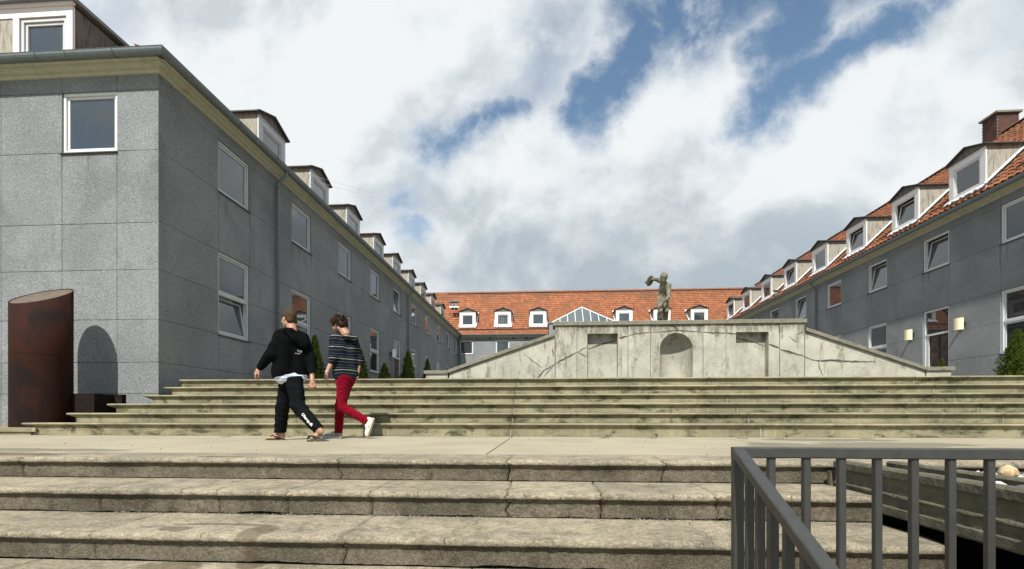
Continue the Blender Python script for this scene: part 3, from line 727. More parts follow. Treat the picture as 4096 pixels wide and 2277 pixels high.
def tiled_slope(b, O, a, inw, L, pick=None, clip=None, SL=None):
    """O eave corner (x,y), a unit along the eave, inw unit inward; pick(col_pos,row)->bool gives individual tiles"""
    a = Vector((a[0], a[1], 0)); inw = Vector((inw[0], inw[1], 0)); O = Vector((O[0], O[1], 0))+inw*.10
    segs = []
    SL = SL or SLOPE
    for (r0, z0), (r1, z1) in zip(SL, SL[1:]):
        ln = math.hypot(r1-r0, z1-z0); segs.append((r0, z0, r1-r0, z1-z0, ln))
    tot = sum(s[4] for s in segs); nrow = int(tot/TL)+1; ncol = int(L/TW)
    MS = []; singles = []
    for r in range(nrow):
        s = r*TL; k = 0
        while k < len(segs)-1 and s >= segs[k][4]: s -= segs[k][4]; k += 1
        r0, z0, dr, dz_, ln = segs[k]; up = (inw*dr+Vector((0, 0, dz_)))/ln; nrm = a.cross(up).normalized()
        if nrm.z < 0: nrm = -nrm
        base = O+inw*(r0+dr*s/ln)+Vector((0, 0, z0+dz_*s/ln)); run = r0+dr*s/ln
        for c in range(ncol):
            al = c*TW
            if clip and not clip(al, run): continue
            jit = random.uniform(-.006, .006); p = base+a*(al+random.uniform(-.003, .003))+nrm*jit+up*random.uniform(-.008, .008)
            M = Matrix((a, up, nrm)).transposed()
            if pick and pick(al, r): singles.append((M, p))
            else: MS.append((M, p))
    for M, p in singles:
        o = link('roof_tile', TILE_ME, b); o.matrix_local = Matrix.Translation(p-b.location) @ M.to_4x4()
    if MS:
        n = len(MS); Rm = np.array([np.array(M) for M, _ in MS]); Tm = np.array([tuple(p-b.location) for _, p in MS])
        V = (np.einsum('nij,vj->nvi', Rm, TV)+Tm[:, None, :]).reshape(-1, 3)
        F = (TF[None]+(np.arange(n)*len(TV))[:, None, None]).reshape(-1, 4)
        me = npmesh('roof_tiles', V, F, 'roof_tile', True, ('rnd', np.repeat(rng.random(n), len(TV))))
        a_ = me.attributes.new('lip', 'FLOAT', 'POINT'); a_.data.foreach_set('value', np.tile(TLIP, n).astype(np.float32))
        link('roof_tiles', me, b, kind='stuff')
def slab(b, quad_pts, th=.06, mat='core_dark', name='roof_deck'):
    if name == 'roof_deck': quad_pts = [(p[0], p[1], p[2]-(.12 if p[2] > 7.5 else .06 if p[2] > 7.35 else 0)) for p in quad_pts]; th = .02
    g = MB(); n = len(quad_pts); V = list(quad_pts)+[(p[0], p[1], p[2]-th) for p in quad_pts]
    F = [tuple(range(n)), tuple(range(n, 2*n))[::-1]]+[(i, (i+1) % n+0, (i+1) % n+n, i+n) for i in range(n)]
    g.add(V, F); wlink(name, fixn(g.mesh(name, mat)), b)
def sweep(path, prof, closed_prof=False):
    """sweep (out,z) profile along a horizontal polyline; outward = right-hand side of travel"""
    P = [Vector((p[0], p[1])) for p in path]; rows = []
    for i, p in enumerate(P):
        d0 = (P[i]-P[i-1]).normalized() if i else None; d1 = (P[i+1]-P[i]).normalized() if i < len(P)-1 else None
        n0 = Vector((d0.y, -d0.x)) if d0 else None; n1 = Vector((d1.y, -d1.x)) if d1 else None
        if n0 is None: n = n1; k = 1
        elif n1 is None: n = n0; k = 1
        else: n = (n0+n1).normalized(); k = 1/n.dot(n0)
        rows.append([(p.x+n.x*k*o, p.y+n.y*k*o, z) for o, z in prof])
    m = len(prof); V = [v for r in rows for v in r]; F = []
    for i in range(len(P)-1):
        for j in range(m if closed_prof else m-1):
            q = (j+1) % m; F.append((i*m+j, i*m+q, (i+1)*m+q, (i+1)*m+j))
    g = MB(); g.add(V, F)
    for i in (0, len(P)-1): g.f.append(tuple(i*m+j for j in range(m)))
    return g
CORN = [(-.05, 7.165), (.03, 7.165), (.03, 7.20), (.045, 7.215), (.115, 7.215), (.115, 7.252), (.13, 7.262), (.20, 7.262), (.20, 7.296), (.215, 7.306), (.255, 7.306), (.255, 7.40), (-.05, 7.40)]
def gutter_mesh(path):
    pr = []
    for k in range(9):
        an = math.pi+math.pi*k/8; pr.append((.345+.092*math.cos(an), 7.372+.092*math.sin(an)))
    pr += [(.446, 7.382), (.436, 7.392), (.428, 7.380)]
    inner = [(.345+.084*math.cos(math.pi+math.pi*k/8), 7.374+.084*math.sin(math.pi+math.pi*k/8)) for k in range(8, -1, -1)]
    g = sweep(path, pr+inner, True)
    return g
def eaves(b, path):
    me = fixn(sweep(path, CORN).mesh('cornice', 'cornice_paint')); wlink('cornice', me, b)
    g = gutter_mesh(path)
    # brackets and soldered seams round the half-round gutter
    P = [Vector((p[0], p[1])) for p in path]
    for i in range(len(P)-1):
        d = (P[i+1]-P[i]); L = d.length; d.normalize(); n = Vector((d.y, -d.x)); s = .35; kk = 0
        while s < L-.1:
            pts = []
            for k in range(9):
                an = math.pi+math.pi*k/8; r = .096
                pts.append((P[i].x+d.x*(s+.03*k/8)+n.x*(.345+r*math.cos(an)), P[i].y+d.y*(s+.03*k/8)+n.y*(.345+r*math.cos(an)), 7.372+r*math.sin(an)))
            g.tube(pts, .006 if kk % 2 else .009, 4); s += .62+(.35 if kk % 2 else 0); kk += 1
    me = g.mesh('gutter', 'zinc', False); wlink('gutter', fixn(me), b)
def ridge_tiles(b, A, B, step=.34, name='ridge_tile'):
    A = Vector(A); B = Vector(B); d = B-A; L = d.length; d.normalize()
    def mk():
        V = []; F = []
        for i, (y, s) in enumerate(((0, 1.12), (.38, .95))):
            for k in range(8):
                an = math.pi*k/7; V.append((.12*s*math.cos(an), y, .085*s*math.sin(an)))
        F = [(k, k+1, 8+k+1, 8+k) for k in range(7)]+[tuple(range(8))]
        g = MB(); g.add(V, F); return fixn(g.mesh('ridge_tile', 'ridge_mossy', True))
    me = cached('ridge', mk); sx = d.cross(Vector((0, 0, 1))).normalized(); q = Matrix((sx, d, sx.cross(d))).transposed().to_quaternion()
    for i in range(int(L/step)):
        o = link(name, me, b, tuple(A+d*i*step-b.location+Vector((0, 0, random.uniform(-.006, .006))))); o.rotation_mode = 'QUATERNION'; o.rotation_quaternion = q
def tube_part(b, name, pts, r, mat):
    g = MB(); g.tube(pts, r, 12); wlink(name, g.mesh(name, mat, True), b)
def downpipe(b, p_wall, out, ztop, zbot, mat='zinc'):
    """p_wall (x,y) on the wall face, out unit outward"""
    x, y = p_wall; ox, oy = out
    def q(d, z): return (x+ox*d, y+oy*d, z)
    g = MB(); g.tube([q(.325, 7.32), q(.325, 7.24), q(.30, 7.17), q(.14, 7.02), q(.085, 6.95), q(.085, 6.8), q(.085, zbot)], .042, 12)
    for z in (6.85, 5.1, 3.3, 1.9):
        if z > zbot: g.tube([q(.085, z-.03), q(.085, z+.03)], .050, 12)
    wlink('downpipe', g.mesh('downpipe', mat, True), b)
    g = MB()
    for z in (6.5, 4.6, 2.7):
        if z > zbot: g.tube([q(.0, z), q(.05, z)], .012, 6)
    wlink('pipe_clip', g.mesh('pipe_clip', mat), b)

def dormer(b, loc, rz, w_=1.43, fh=1.24, white='white_wood', tilt=0, film=False, curtain=True, front_only=False):
    """roof dormer; local origin = lower left corner of its front"""
    ez = fh+.15; peak = .26; sl = .966
    def fr():
        g = MB(); bw = .20
        g.box(0, bw, 0, .05, -.25, fh); g.box(w_-bw, w_, 0, .05, -.25, fh); g.box(bw, w_-bw, 0, .05, fh-.17, fh); g.box(bw, w_-bw, 0, .05, -.25, .10)
        g.box(-.012, w_+.012, -.02, .03, fh+.002, fh+.03)
        return g.mesh('dormer', white)
    key = (round(w_, 2), round(fh, 2), white)
    o = link('dormer', cached(('df', key), fr), b, tuple(Vector(loc)-b.location), rz)
    def ck():
        g = MB(); yb = ez/sl+.1
        for xx in (0.01, w_-.07): g.prism([(.05, -.45), (.05, ez), (yb, ez), (yb, ez-.3)], 'x', xx, xx+.06)
        return g
    for xx in (0.012, w_-.072):
        yb = ez/sl+.25
        link('cheek', cached(('ck', key, xx), lambda: fixn(MB().prism([(.052, -.40), (.052, ez-.002), (yb, ez-.002), (yb, ez-.4)], 'x', xx, xx+.06).mesh('cheek', 'cheek'))), o)
    def gb():
        g = MB(); g.prism([(-.03, fh+.03), (w_+.03, fh+.03), (w_+.06, ez), (w_/2, ez+peak-.03), (-.06, ez)], 'y', .0, .05); return fixn(g.mesh('gable', 'gable'))
    link('gable', cached(('gb', key), gb), o)
    def rf():
        g = MB(); ov = .12; yb = (ez+peak)/sl+.2
        for sgn in (0, 1):
            xe = -ov if sgn == 0 else w_+ov; xm = w_/2; dz2 = peak/(w_/2)*ov
            p = [(xe, ez-dz2), (xm, ez+peak), (xm, ez+peak-.035), (xe, ez-dz2-.035)]
            g.prism(p, 'y', -.09, yb)
        return fixn(g.mesh('dormer_roof', 'dormer_roof'))
    link('dormer_roof', cached(('rf', key), rf), o)
    def cap():
        g = MB(); ov = .135; dz2 = peak/(w_/2)*ov
        for sgn in (0, 1):
            xe = -ov if sgn == 0 else w_+ov; xm = w_/2
            g.prism([(xe, ez-dz2-.005), (xm, ez+peak+.004), (xm, ez+peak+.014), (xe, ez-dz2+.006)], 'y', -.105, -.03)
        return fixn(g.mesh('edge_trim', 'zinc'))
    link('edge_trim', cached(('cap', key), cap), o)
    x0, x1, z0, z1 = .205, w_-.205, .105, fh-.175
    def sa():
        g = MB(); ring(g, x0, x1, z0, z1, .035, .01, .08); ring(g, x0+.04, x1-.04, z0+.04, z1-.04, .045, .035, .075); return g.mesh('sash', white)
    s = link('sash', cached(('dsa', key), sa), o)
    p = link('pane', cached(('dpa', key), lambda: MB().box(x0+.083, x1-.083, .058, .062, z0+.083, z1-.083).mesh('pane', 'glass')), o)
    if tilt:
        def s2():
            g = MB(); ring(g, 0, x1-x0-.08, 0, z1-z0-.08, .045, 0, .04); return g.mesh('open_sash', white)
        me = cached(('ts', key), lambda: ring(MB(), x0, x1, z0, z1, .035, .01, .08).mesh('sash', white)); s.data = me
        q = link('open_sash', cached(('s2', key), s2), o, (x0+.04, .04, z0+.04)); q.rotation_euler = (-tilt, 0, 0)
        p.data = cached(('dp2', key), lambda: MB().box(.043, x1-x0-.123, .018, .022, .043, z1-z0-.123).mesh('pane', 'glass')); p.location = (x0+.04, .04, z0+.04); p.rotation_euler = (-tilt, 0, 0)
    def bk():
        g = MB(); g.box(.06, w_-.06, .75, .78, -.3, ez); g.box(.06, w_-.06, .1, .75, -.02, .0); return g.mesh('dormer_lining', 'room_dark')
    link('dormer_lining', cached(('bk', key), bk), o)
    if curtain:
        def cu():
            V = []; n = 30
            for i in range(n+1):
                x = x0+.02+(x1-x0)*.45*i/n; y = .40+.014*math.sin(i*1.5); V += [(x, y, z0), (x, y, z1)]
            g = MB(); g.add(V, [(2*i, 2*i+2, 2*i+3, 2*i+1) for i in range(n)]); return g.mesh('curtain', 'curtain', True)
        link('curtain', cached(('dcu', key), cu), o)
    def fl():
        g = MB(); rr = random.Random(3)
        n = 14
        for i in range(n):
            a = -.06+(w_+.12)*i/n; bq = -.06+(w_+.12)*(i+1)/n; lo = -.075+.028*math.sin(i*2.4)
            g.add([(a, -.01, .06), (bq, -.01, .06), (bq, -.17, lo-.02), (a, -.17, lo)], [(0, 1, 2, 3)])
            g.add([(a, -.17, lo), (bq, -.17, lo-.02), (bq, -.165, lo-.05), (a, -.165, lo-.03)], [(0, 1, 2, 3)])
        for xx, sg in ((-.075, 1), (w_-.005, 1)):
            k2 = 10
            for i in range(k2):
                y0, y1 = -.05+1.6*i/k2, -.05+1.6*(i+1)/k2; q0, q1 = y0*sl+.06, y1*sl+.06; e0, e1 = .03*rr.random(), .03*rr.random()
                lo_, hi_ = (xx, xx+.08)
                g.add([(lo_-e0*(xx < 0), y0, q0+(.0 if xx < 0 else .06)), (hi_+e0*(xx > 0), y0, q0+(.06 if xx < 0 else .0)), (hi_+e1*(xx > 0), y1, q1+(.06 if xx < 0 else .0)), (lo_-e1*(xx < 0), y1, q1+(.0 if xx < 0 else .06))], [(0, 1, 2, 3)])
        return g.mesh('lead_flashing', 'flash_white')
    link('lead_flashing', cached(('fl', key), fl), o)
    return o

XL, XR, YC, YF = -7.70, 14.30, 9.10, 42.16
EV = .40
rowsL = [.12, .77, 1.40, 2.26, 3.26, 4.23, 5.65, 6.87, 7.20]
# ---- left wing
LW = thing('left_wing', 'grey rendered two-storey wing on the left, its corner beside the rusty cylinder', 'building', (XL, YC, 0))
wl = []
for k in range(10):
    x0 = 10.87+3.305*k-YC; cu = [('c', .0, .55), ('c', .0, .95), ('c', .1, 1.0), ('c', 0, .5)][k % 4]
    lo = (2.26, 4.23, 2, R(9) if k == 0 else 0, ('c', .5, 1.0) if k == 0 else (None if k == 1 else cu))
    up = (5.65, 6.87, 1, R(9) if k == 4 else 0, cu)
    wl.append((x0, 1.2, [(TZ, 4.23, 'door', 0, None), up] if k == 4 else [lo, up]))
wall(LW, (XL, YC), R(90), YF-YC, rowsL, wl, (), (1, 0), frame='frame_grey')
rowsF = [.12, .77, 1.40, 2.26, 3.26, 4.20, 5.65, 6.87, 7.20]
fw = [(-9.76+18.20, 1.18, [(5.65, 6.87, 1, 0, ('c', 0, .25))]), (-13.1+18.2, 1.18, [(5.65, 6.87, 1, 0, ('c', 0, .5))])]
wall(LW, (-18.20, YC), 0, 18.20+XL, rowsF, fw, (18.2-11.09, 2.4), (0, 1))
eaves(LW, [(-18.2, YC), (XL, YC), (XL, YF+.05)])
eL = XL+EV; eF = YC-EV; W2 = SLOPE[-1][0]
rz_ = SLOPE[-1][1]
rl_ = SLOPE_L[-1][1]
tiled_slope(LW, (eL, YF+2.0), (0, -1), (-1, 0), YF+2.0-eF, clip=lambda al, run: (YF+2.0-al) > eF+run+.02 and (YF+2.0-al) < 41.76+run+.3, SL=SLOPE_L)
def front_pick(al, r): return r < 2 and (eL-al) > -11.5
tiled_slope(LW, (eL, eF), (-1, 0), (0, 1), 11.3, pick=front_pick, clip=lambda al, run: al > run+.02 and al < 11.1-run, SL=SLOPE_L)
for (q0, q1, q2, q3) in [((eL, eF), (eL, YF+4), (eL-W2, YF+4+0), (eL-W2, eF+W2))]:
    a1 = (eL-.9, eF+.9, 7.70); a2 = (eL-.9, YF+1.2, 7.78)
    slab(LW, [(eL, eF, 7.32), (eL, YF+.3, 7.32), a2, a1]); slab(LW, [a1, a2, (eL-W2, YF+5, rl_-.03), (eL-W2, eF+W2, rl_-.03)])
slab(LW, [(eL, eF, 7.32), (eL-.9, eF+.9, 7.70), (eL-10.7, eF+.9, 7.70), (eL-11.34, eF, 7.32)])
slab(LW, [(eL-.9, eF+.9, 7.70), (eL-W2, eF+W2, rl_-.03), (eL-10.7, eF+.9, 7.70)])
slab(LW, [(eL-11.34, eF, 7.32), (eL-11.34, YF+5, 7.32), (eL-W2, YF+5, rl_-.03), (eL-W2, eF+W2, rl_-.03)])
ridge_tiles(LW, (eL-1.6, eF+1.6, 8.27), (eL-W2, eF+W2, rl_-.03))
g = MB(); g.tube([(eL-.10, eF+.10, 7.32), (eL-.36, eF+.36, 7.56)], .085, 12, .075); wlink('hip_cap', g.mesh('hip_cap', 'ridge_mossy', True), LW); ridge_tiles(LW, (eL-W2, eF+W2, rl_), (eL-W2, 47, rl_))
g = MB(); g.box(-18.2, -18.0, YC+.3, 50, .12, 7.3); wlink('rear_wall', g.mesh('rear_wall', 'wall_plaster'), LW)
downpipe(LW, (XL, 13.27), (1, 0), 7.3, 1.0); downpipe(LW, (XL, 26.43), (1, 0), 7.3, 1.0)
for i, y in enumerate([13.12, 16.15, 19.2, 22.32, 25.19, 28.16, 30.97, 33.8, 37.02]):
    dormer(LW, (-8.7, y*1.074, 8.34), R(90), 1.50, 1.14, 'frame_grey' if 1 else 0, tilt=0)
# wide dormer on the hipped end: window bay on the right, rendered panel, low gable further left
dm = link('dormer', None, LW, (-14.39-LW.location[0], 10.10-LW.location[1], 8.42)); DW = 3.6; dm.scale = (1.058, 1.058, 1.058)
g = MB(); g.box(0, DW, 0, .06, .86, 1.06); g.box(DW-.14, DW, 0, .06, -.2, .86); g.box(DW-1.36, DW-1.22, 0, .06, -.2, .86); g.box(DW-1.22, DW-.14, 0, .06, -.2, .04)
g.box(-.02, DW+.05, -.05, .02, 1.062, 1.12)
link('front_boards', g.mesh('front_boards', 'white_wood'), dm)
g = MB(); g.box(0.02, DW-1.362, .02, .06, -.2, .858); link('render_panel', g.mesh('render_panel', 'cheek'), dm)
g = MB(); ring(g, DW-1.20, DW-.16, .05, .84, .06, .03, .12); ring(g, DW-1.13, DW-.23, .12, .77, .05, .06, .12); link('sash', g.mesh('sash', 'frame_grey'), dm)
g = MB(); g.box(DW-1.08, DW-.28, .09, .096, .17, .72); link('pane', g.mesh('pane', 'glass'), dm)
g = MB(); g.box(DW-1.3, DW-.1, .8, .83, -.1, 1.0); link('dormer_lining', g.mesh('dormer_lining', 'room_dark'), dm)
g = MB(); g.prism([(.061, -.3), (.061, 1.058), (1.6, 1.058), (1.6, .8)], 'x', DW-.07, DW-.01); link('cheek', fixn(g.mesh('cheek', 'gable')), dm)
g = MB(); g.box(-.1, DW+.10, -.14, 2.2, 1.122, 1.20); g.prism([(.0, 1.202), (2.05, 1.202), (1.1, 1.62)], 'y', -.10, 2.3); link('dormer_roof', fixn(g.mesh('dormer_roof', 'zinc')), dm)

# ---- far wing
FWg = thing('far_wing', 'wing with orange tiled roof closing the far end of the courtyard', 'building', (XL, YF, 0))
wl = []
for k in (0, 1, 2, 5, 6):
    x0 = -7.53+3.23*k-XL
    if x0+1.21 < XR-XL-.1: wl.append((x0, 1.21, [(2.26, 4.23, 2, 0, None), (5.70, 6.91, 1, 0, [None, ('c', 0, .5), ('c', 0, 1)][k % 3])]))
rowsR = [.98, 1.40, 2.26, 3.26, 4.23, 5.70, 6.91, 7.20]
wall(FWg, (XL, YF), 0, XR-XL, rowsR, wl, ())
g = MB()
for x in (-4.80, -2.72, -1.58): g.box(x-.09, x+.09, YF-.012, YF+.02, 7.02, 7.18)
wlink('vent_grille', g.mesh('vent_grille', 'core_dark'), FWg)
eaves(FWg, [(XL+.33, YF), (XR-.33, YF)])
yE = YF-EV
def fpick(al, r):
    x = eL-8+al; return -6.2 < x < .2 and 2 <= r < 15 and not any(a-.1 < x < a+1.65 and 3 < r < 11 for a in (-7.69, -4.48, -1.30))
tiled_slope(FWg, (eL-8, yE), (1, 0), (0, 1), 38, pick=fpick, clip=lambda al, run: True)
slab(FWg, [(eL-11.3, yE, 7.40), (XR+11, yE, 7.40), (XR+11, yE+.9, 7.80), (eL-11.3, yE+.9, 7.80)])
slab(FWg, [(eL-11.3, yE+.9, 7.80), (XR+11, yE+.9, 7.80), (XR+11, yE+W2, rz_-.03), (eL-11.3, yE+W2, rz_-.03)])
slab(FWg, [(eL-11.3, yE+2*W2, 7.40), (XR+11, yE+2*W2, 7.40), (XR+11, yE+W2, rz_-.03), (eL-11.3, yE+W2, rz_-.03)])
g = MB(); g.box(eL-11, XR+10.8, yE+2*W2-.6, yE+2*W2-.4, .1, 7.4); wlink('rear_wall', g.mesh('rear_wall', 'wall_plaster'), FWg)
ridge_tiles(FWg, (-9.6, yE+W2, rz_-.06), (20, yE+W2, rz_-.06))
for i, x in enumerate((-7.55, -4.40, -1.28, 6.21, 9.44, 12.6)):
    x *= 1.019; dormer(FWg, (x, 43.10, 8.34), 0, 1.46, 1.25, curtain=(i in (3, 4)))
    if i == 1:
        g = MB(); V = []; n = 24
        for a in range(n+1):
            for c in range(n+1):
                u, v = a/n, c/n; V.append((x+.29+u*.88, 43.165+.012*math.sin((v*3-4*u*(1-u)*2.6)*9)+.006*math.sin(u*31), 8.53+v*.68))
        g.add(V, [(a*(n+1)+c, (a+1)*(n+1)+c, (a+1)*(n+1)+c+1, a*(n+1)+c+1) for a in range(n) for c in range(n)])
        simple('plastic_film', (0.22, 0.26, 0.27), 0.18, 0.05, 5)
        wlink('plastic_film', g.mesh('plastic_film', 'plastic_film', True), FWg)
downpipe(FWg, (XL+.22, YF), (0, -1), 7.3, 1.0)
def vent(b, x, y, z):
    v = link('roof_vent', None, b, (x-b.location[0], y-b.location[1], z-b.location[2]))
    g = MB(); g.tube([(-.15, 0, -.3), (-.15, 0, .42)], .13, 12); g.tube([(.17, 0, -.3), (.17, 0, .42)], .13, 12); link('pipe', g.mesh('pipe', 'zinc', True), v)
    g = MB(); g.box(-.42, .42, -.22, .22, .42, .50); link('cover', g.mesh('cover', 'zinc'), v)
    g = MB()
    for i in range(8): g.add([(-.44+.11*i, -.20, -.12+.05*(i % 2)), (-.33+.11*i, -.20, -.12+.05*((i+1) % 2)), (-.33+.11*i, -.16, .0), (-.44+.11*i, -.16, .0)], [(0, 1, 2, 3)])
    link('lead_flashing', g.mesh('lead_flashing', 'flash_white'), v)
vent(FWg, -8.35, 44.0, 10.35)
# the bay with the glass pyramid
bay = thing('glazed_bay', 'grey bay topped by a white-barred glass pyramid behind the concrete wall', 'skylight', (.36, 38.9, 0))
g = MB(); g.box(.36, 5.95, 38.9, 41.9, 1.0, 7.72); wlink('wall', g.mesh('wall', 'wall_plaster'), bay)
g = MB(); g.box(.28, 6.03, 38.82, 42.0, 7.722, 7.82); wlink('coping', g.mesh('coping', 'zinc'), bay)
A, Bc, Cc, Dc, AP = (.62, 38.98, 7.84), (5.66, 38.98, 7.84), (5.66, 42.6, 7.84), (.62, 42.6, 7.84), (3.13, 40.8, 9.42)
def bar(g, p, q, r=.035): g.tube([p, q], r, 4)
n = 7
fb = MB()
def lerp(p, q, t): return tuple(p[i]+(q[i]-p[i])*t for i in range(3))
def hipz(x): return 7.84+(9.42-7.84)*(1-abs(x-3.13)/2.52)
for (p, q) in ((A, Bc), (Bc, Cc), (Cc, Dc), (Dc, A), (A, AP), (Bc, AP), (Cc, AP), (Dc, AP)): bar(fb, p, q, .045)
xsb = [.62+5.04*i/8 for i in range(9)]
for x in xsb[1:-1]:
    t = 1-abs(x-3.13)/2.52; bar(fb, (x, 38.98, 7.84), (x, 38.98+1.82*t, hipz(x)), .028)
wlink('glazing_bars', fb.mesh('glazing_bars', 'white_wood'), bay)
for i in range(8):
    xa, xb = xsb[i], xsb[i+1]; ta = max(0, 1-abs(xa-3.13)/2.52); tb = max(0, 1-abs(xb-3.13)/2.52)
    V = [(xa, 38.98, 7.84), (xb, 38.98, 7.84), (xb, 38.98+1.82*tb, 7.84+1.58*tb), (xa, 38.98+1.82*ta, 7.84+1.58*ta)]
    V2 = [(p[0], p[1]+.01, p[2]-.01) for p in V]
    g = MB(); g.add(V+V2, [(0, 1, 2, 3), (7, 6, 5, 4)]); wlink('pane', g.mesh('pane', 'sky_glass'), bay)
for (p, q) in ((Bc, Cc), (Cc, Dc), (Dc, A)):
    for i in range(4):
        a, b2 = lerp(p, q, i/4), lerp(p, q, (i+1)/4)
        g = MB(); g.add([a, b2, AP], [(0, 1, 2)]); wlink('pane', g.mesh('pane', 'sky_glass'), bay)
# white inner trusses seen through the glass
g = MB()
for x in (1.9, 4.35): bar(g, (x, 39.2, 7.9), (3.13, 40.9, 9.2), .06); bar(g, (x, 42.2, 7.9), (3.13, 40.9, 9.2), .06)
wlink('inner_truss', g.mesh('inner_truss', 'white_paint'), bay)

# ---- right wing
RW = thing('right_wing', 'long grey rendered wing on the right with orange tiled roof and brick chimney', 'building', (XR, 12, 0))
wl = []
for k in range(-4, 9):
    yf_ = 16.04+3.1*k; x0 = YF-yf_; t_up = R(10) if k in (1, 2, 4, 5) else 0
    up = (5.70, 6.91, 1, t_up, ('c', 0, .5) if k != 0 else None)
    lo = (2.26, 4.23, 2, 0, None if k == 0 else ('c', .5, 1))
    wl.append((x0, 1.17, [(TZ, 4.23, 'door', 0, None), up] if k == 1 else [lo, up]))
wall(RW, (XR, YF), R(-90), YF-1.0, rowsR, wl, (), (0, 0))
eaves(RW, [(XR, YF-.05), (XR, 1.0)])
eR = XR-EV
def rpick(al, r): y = YF+3-al; return (16.0 < y < 26.5 and r < 7)
tiled_slope(RW, (eR, YF+3.0), (0, -1), (1, 0), YF+2.0, pick=rpick, clip=lambda al, run: (YF+3-al) < 41.76+run+.3)
slab(RW, [(eR, 1, 7.40), (eR, YF, 7.40), (eR+.9, YF+.8, 7.78), (eR+.9, 1, 7.78)])
slab(RW, [(eR+.9, 1, 7.78), (eR+.9, YF+.8, 7.78), (eR+W2, YF+5, rz_-.03), (eR+W2, 1, rz_-.03)])
slab(RW, [(eR+2*W2, 1, 7.40), (eR+2*W2, YF+5, 7.40), (eR+W2, YF+5, rz_-.03), (eR+W2, 1, rz_-.03)])
g = MB(); g.box(eR+2*W2-.6, eR+2*W2-.4, 1, 50, .1, 7.4); g.box(XR+.3, eR+2*W2-.6, 1.02, 1.2, .1, 7.4); wlink('rear_wall', g.mesh('rear_wall', 'wall_plaster'), RW)
g = MB(); g.prism([(eR+.3, 7.4), (eR+2*W2-.3, 7.4), (eR+W2, rz_-.12)], 'y', 1.02, 1.2); wlink('end_gable', fixn(g.mesh('end_gable', 'wall_plaster')), RW)
ridge_tiles(RW, (eR+W2, 1, rz_-.06), (eR+W2, 46.5, rz_-.06))
for i, y in enumerate([10.2, 13.5, 16.78, 19.62, 22.66, 25.62, 28.68, 31.72, 34.84, 37.79]):
    dormer(RW, (15.3, (y+1.43)*1.0552, 8.35), R(-90), 1.51, 1.30, tilt=R(10) if i in (3, 4, 6, 9) else 0)
downpipe(RW, (XR, 26.2), (-1, 0), 7.3, 1.0)
g = MB(); g.tube([(14.15, 30.4, 7.5), (14.15, 30.4, 7.98)], .09, 10); g.tube([(14.15, 30.4, 7.94), (14.15, 30.4, 7.97)], .17, 10); wlink('roof_vent', g.mesh('roof_vent', 'zinc', True), RW)
# chimney, every brick its own piece
ch = link('chimney', MB().box(19.27, 20.13, 21.77, 22.43, 11.4, 13.2).mesh('chimney', 'old_mortar'), RW, tuple(-x for x in RW.location))
bm_ = MB().box(-.110, .110, -.052, .052, -.029, .029).mesh('brick', 'brick')
for r in range(17):
    z = 13.17-r*.071; off = .055 if r % 2 else 0
    for i in range(4):
        link('brick', bm_, ch, (19.27+.11+i*.228+off*(.9 if i < 3 else 0)-(.0 if i < 3 else .03), 21.77+.045, z)); link('brick', bm_, ch, (19.27+.11+i*.228, 22.43-.045, z))
    for i in range(3):
        link('brick', bm_, ch, (19.27+.045, 21.77+.10+i*.23+off*.5, z), R(90)); link('brick', bm_, ch, (20.13-.045, 21.77+.10+i*.23+off*.5, z), R(90))
link('cap', MB().box(19.17, 20.23, 21.67, 22.53, 13.21, 13.29).mesh('cap', 'coping_stone'), ch)

# ---- wall lamps
def wall_lamp(x, y, z, s, mat, label):
    t = thing('wall_lamp', label, 'wall lamp', (x, y, z), 'wall lamps beside the doors')
    g = MB(); g.box(-.05*s-.0, 0, -.05, .05, -.04, .04) if s > 0 else g.box(0, .05, -.05, .05, -.04, .04)
    g = MB(); g.box(min(0, -s*.17), max(0, -s*.17), -.03, .03, -.03, .03); g.box(min(-s*.0, -s*.03), max(-s*.0, -s*.03), -.06, .06, -.08, .08)
    link('bracket', g.mesh('bracket', 'dark_metal'), t)
    V = []; n = 14; g = MB()
    for zz in (-.20, .20):
        for k in range(n+1):
            an = math.pi*k/n; V.append((-s*(.15+.13*math.sin(an)), .17*math.cos(an), zz))
    F = [(k, k+1, n+1+k+1, n+1+k) for k in range(n)]
    V += [(-s*.15, -.17+0, -.2)]
    g.add(V[:2*(n+1)], F+[tuple(range(n+1)), tuple(range(n+1, 2*n+2)), (0, n, 2*n+1, n+1)])
    link('lamp_shade', fixn(g.mesh('lamp_shade', mat)), t)
wall_lamp(XR, 19.62, 3.44, 1, 'lamp_cream', 'cream half-round wall lamp left of the brown door in the right wing')
wall_lamp(XR, 17.35, 3.44, 1, 'lamp_cream', 'cream half-round wall lamp right of the brown door in the right wing')
wall_lamp(XL, 23.55, 3.40, -1, 'lamp_white', 'white wall lamp in the shade left of the dark door in the left wing')
wall_lamp(XL, 25.9, 3.40, -1, 'lamp_white', 'wall lamp largely hidden behind the tall conifer right of the left wing door')

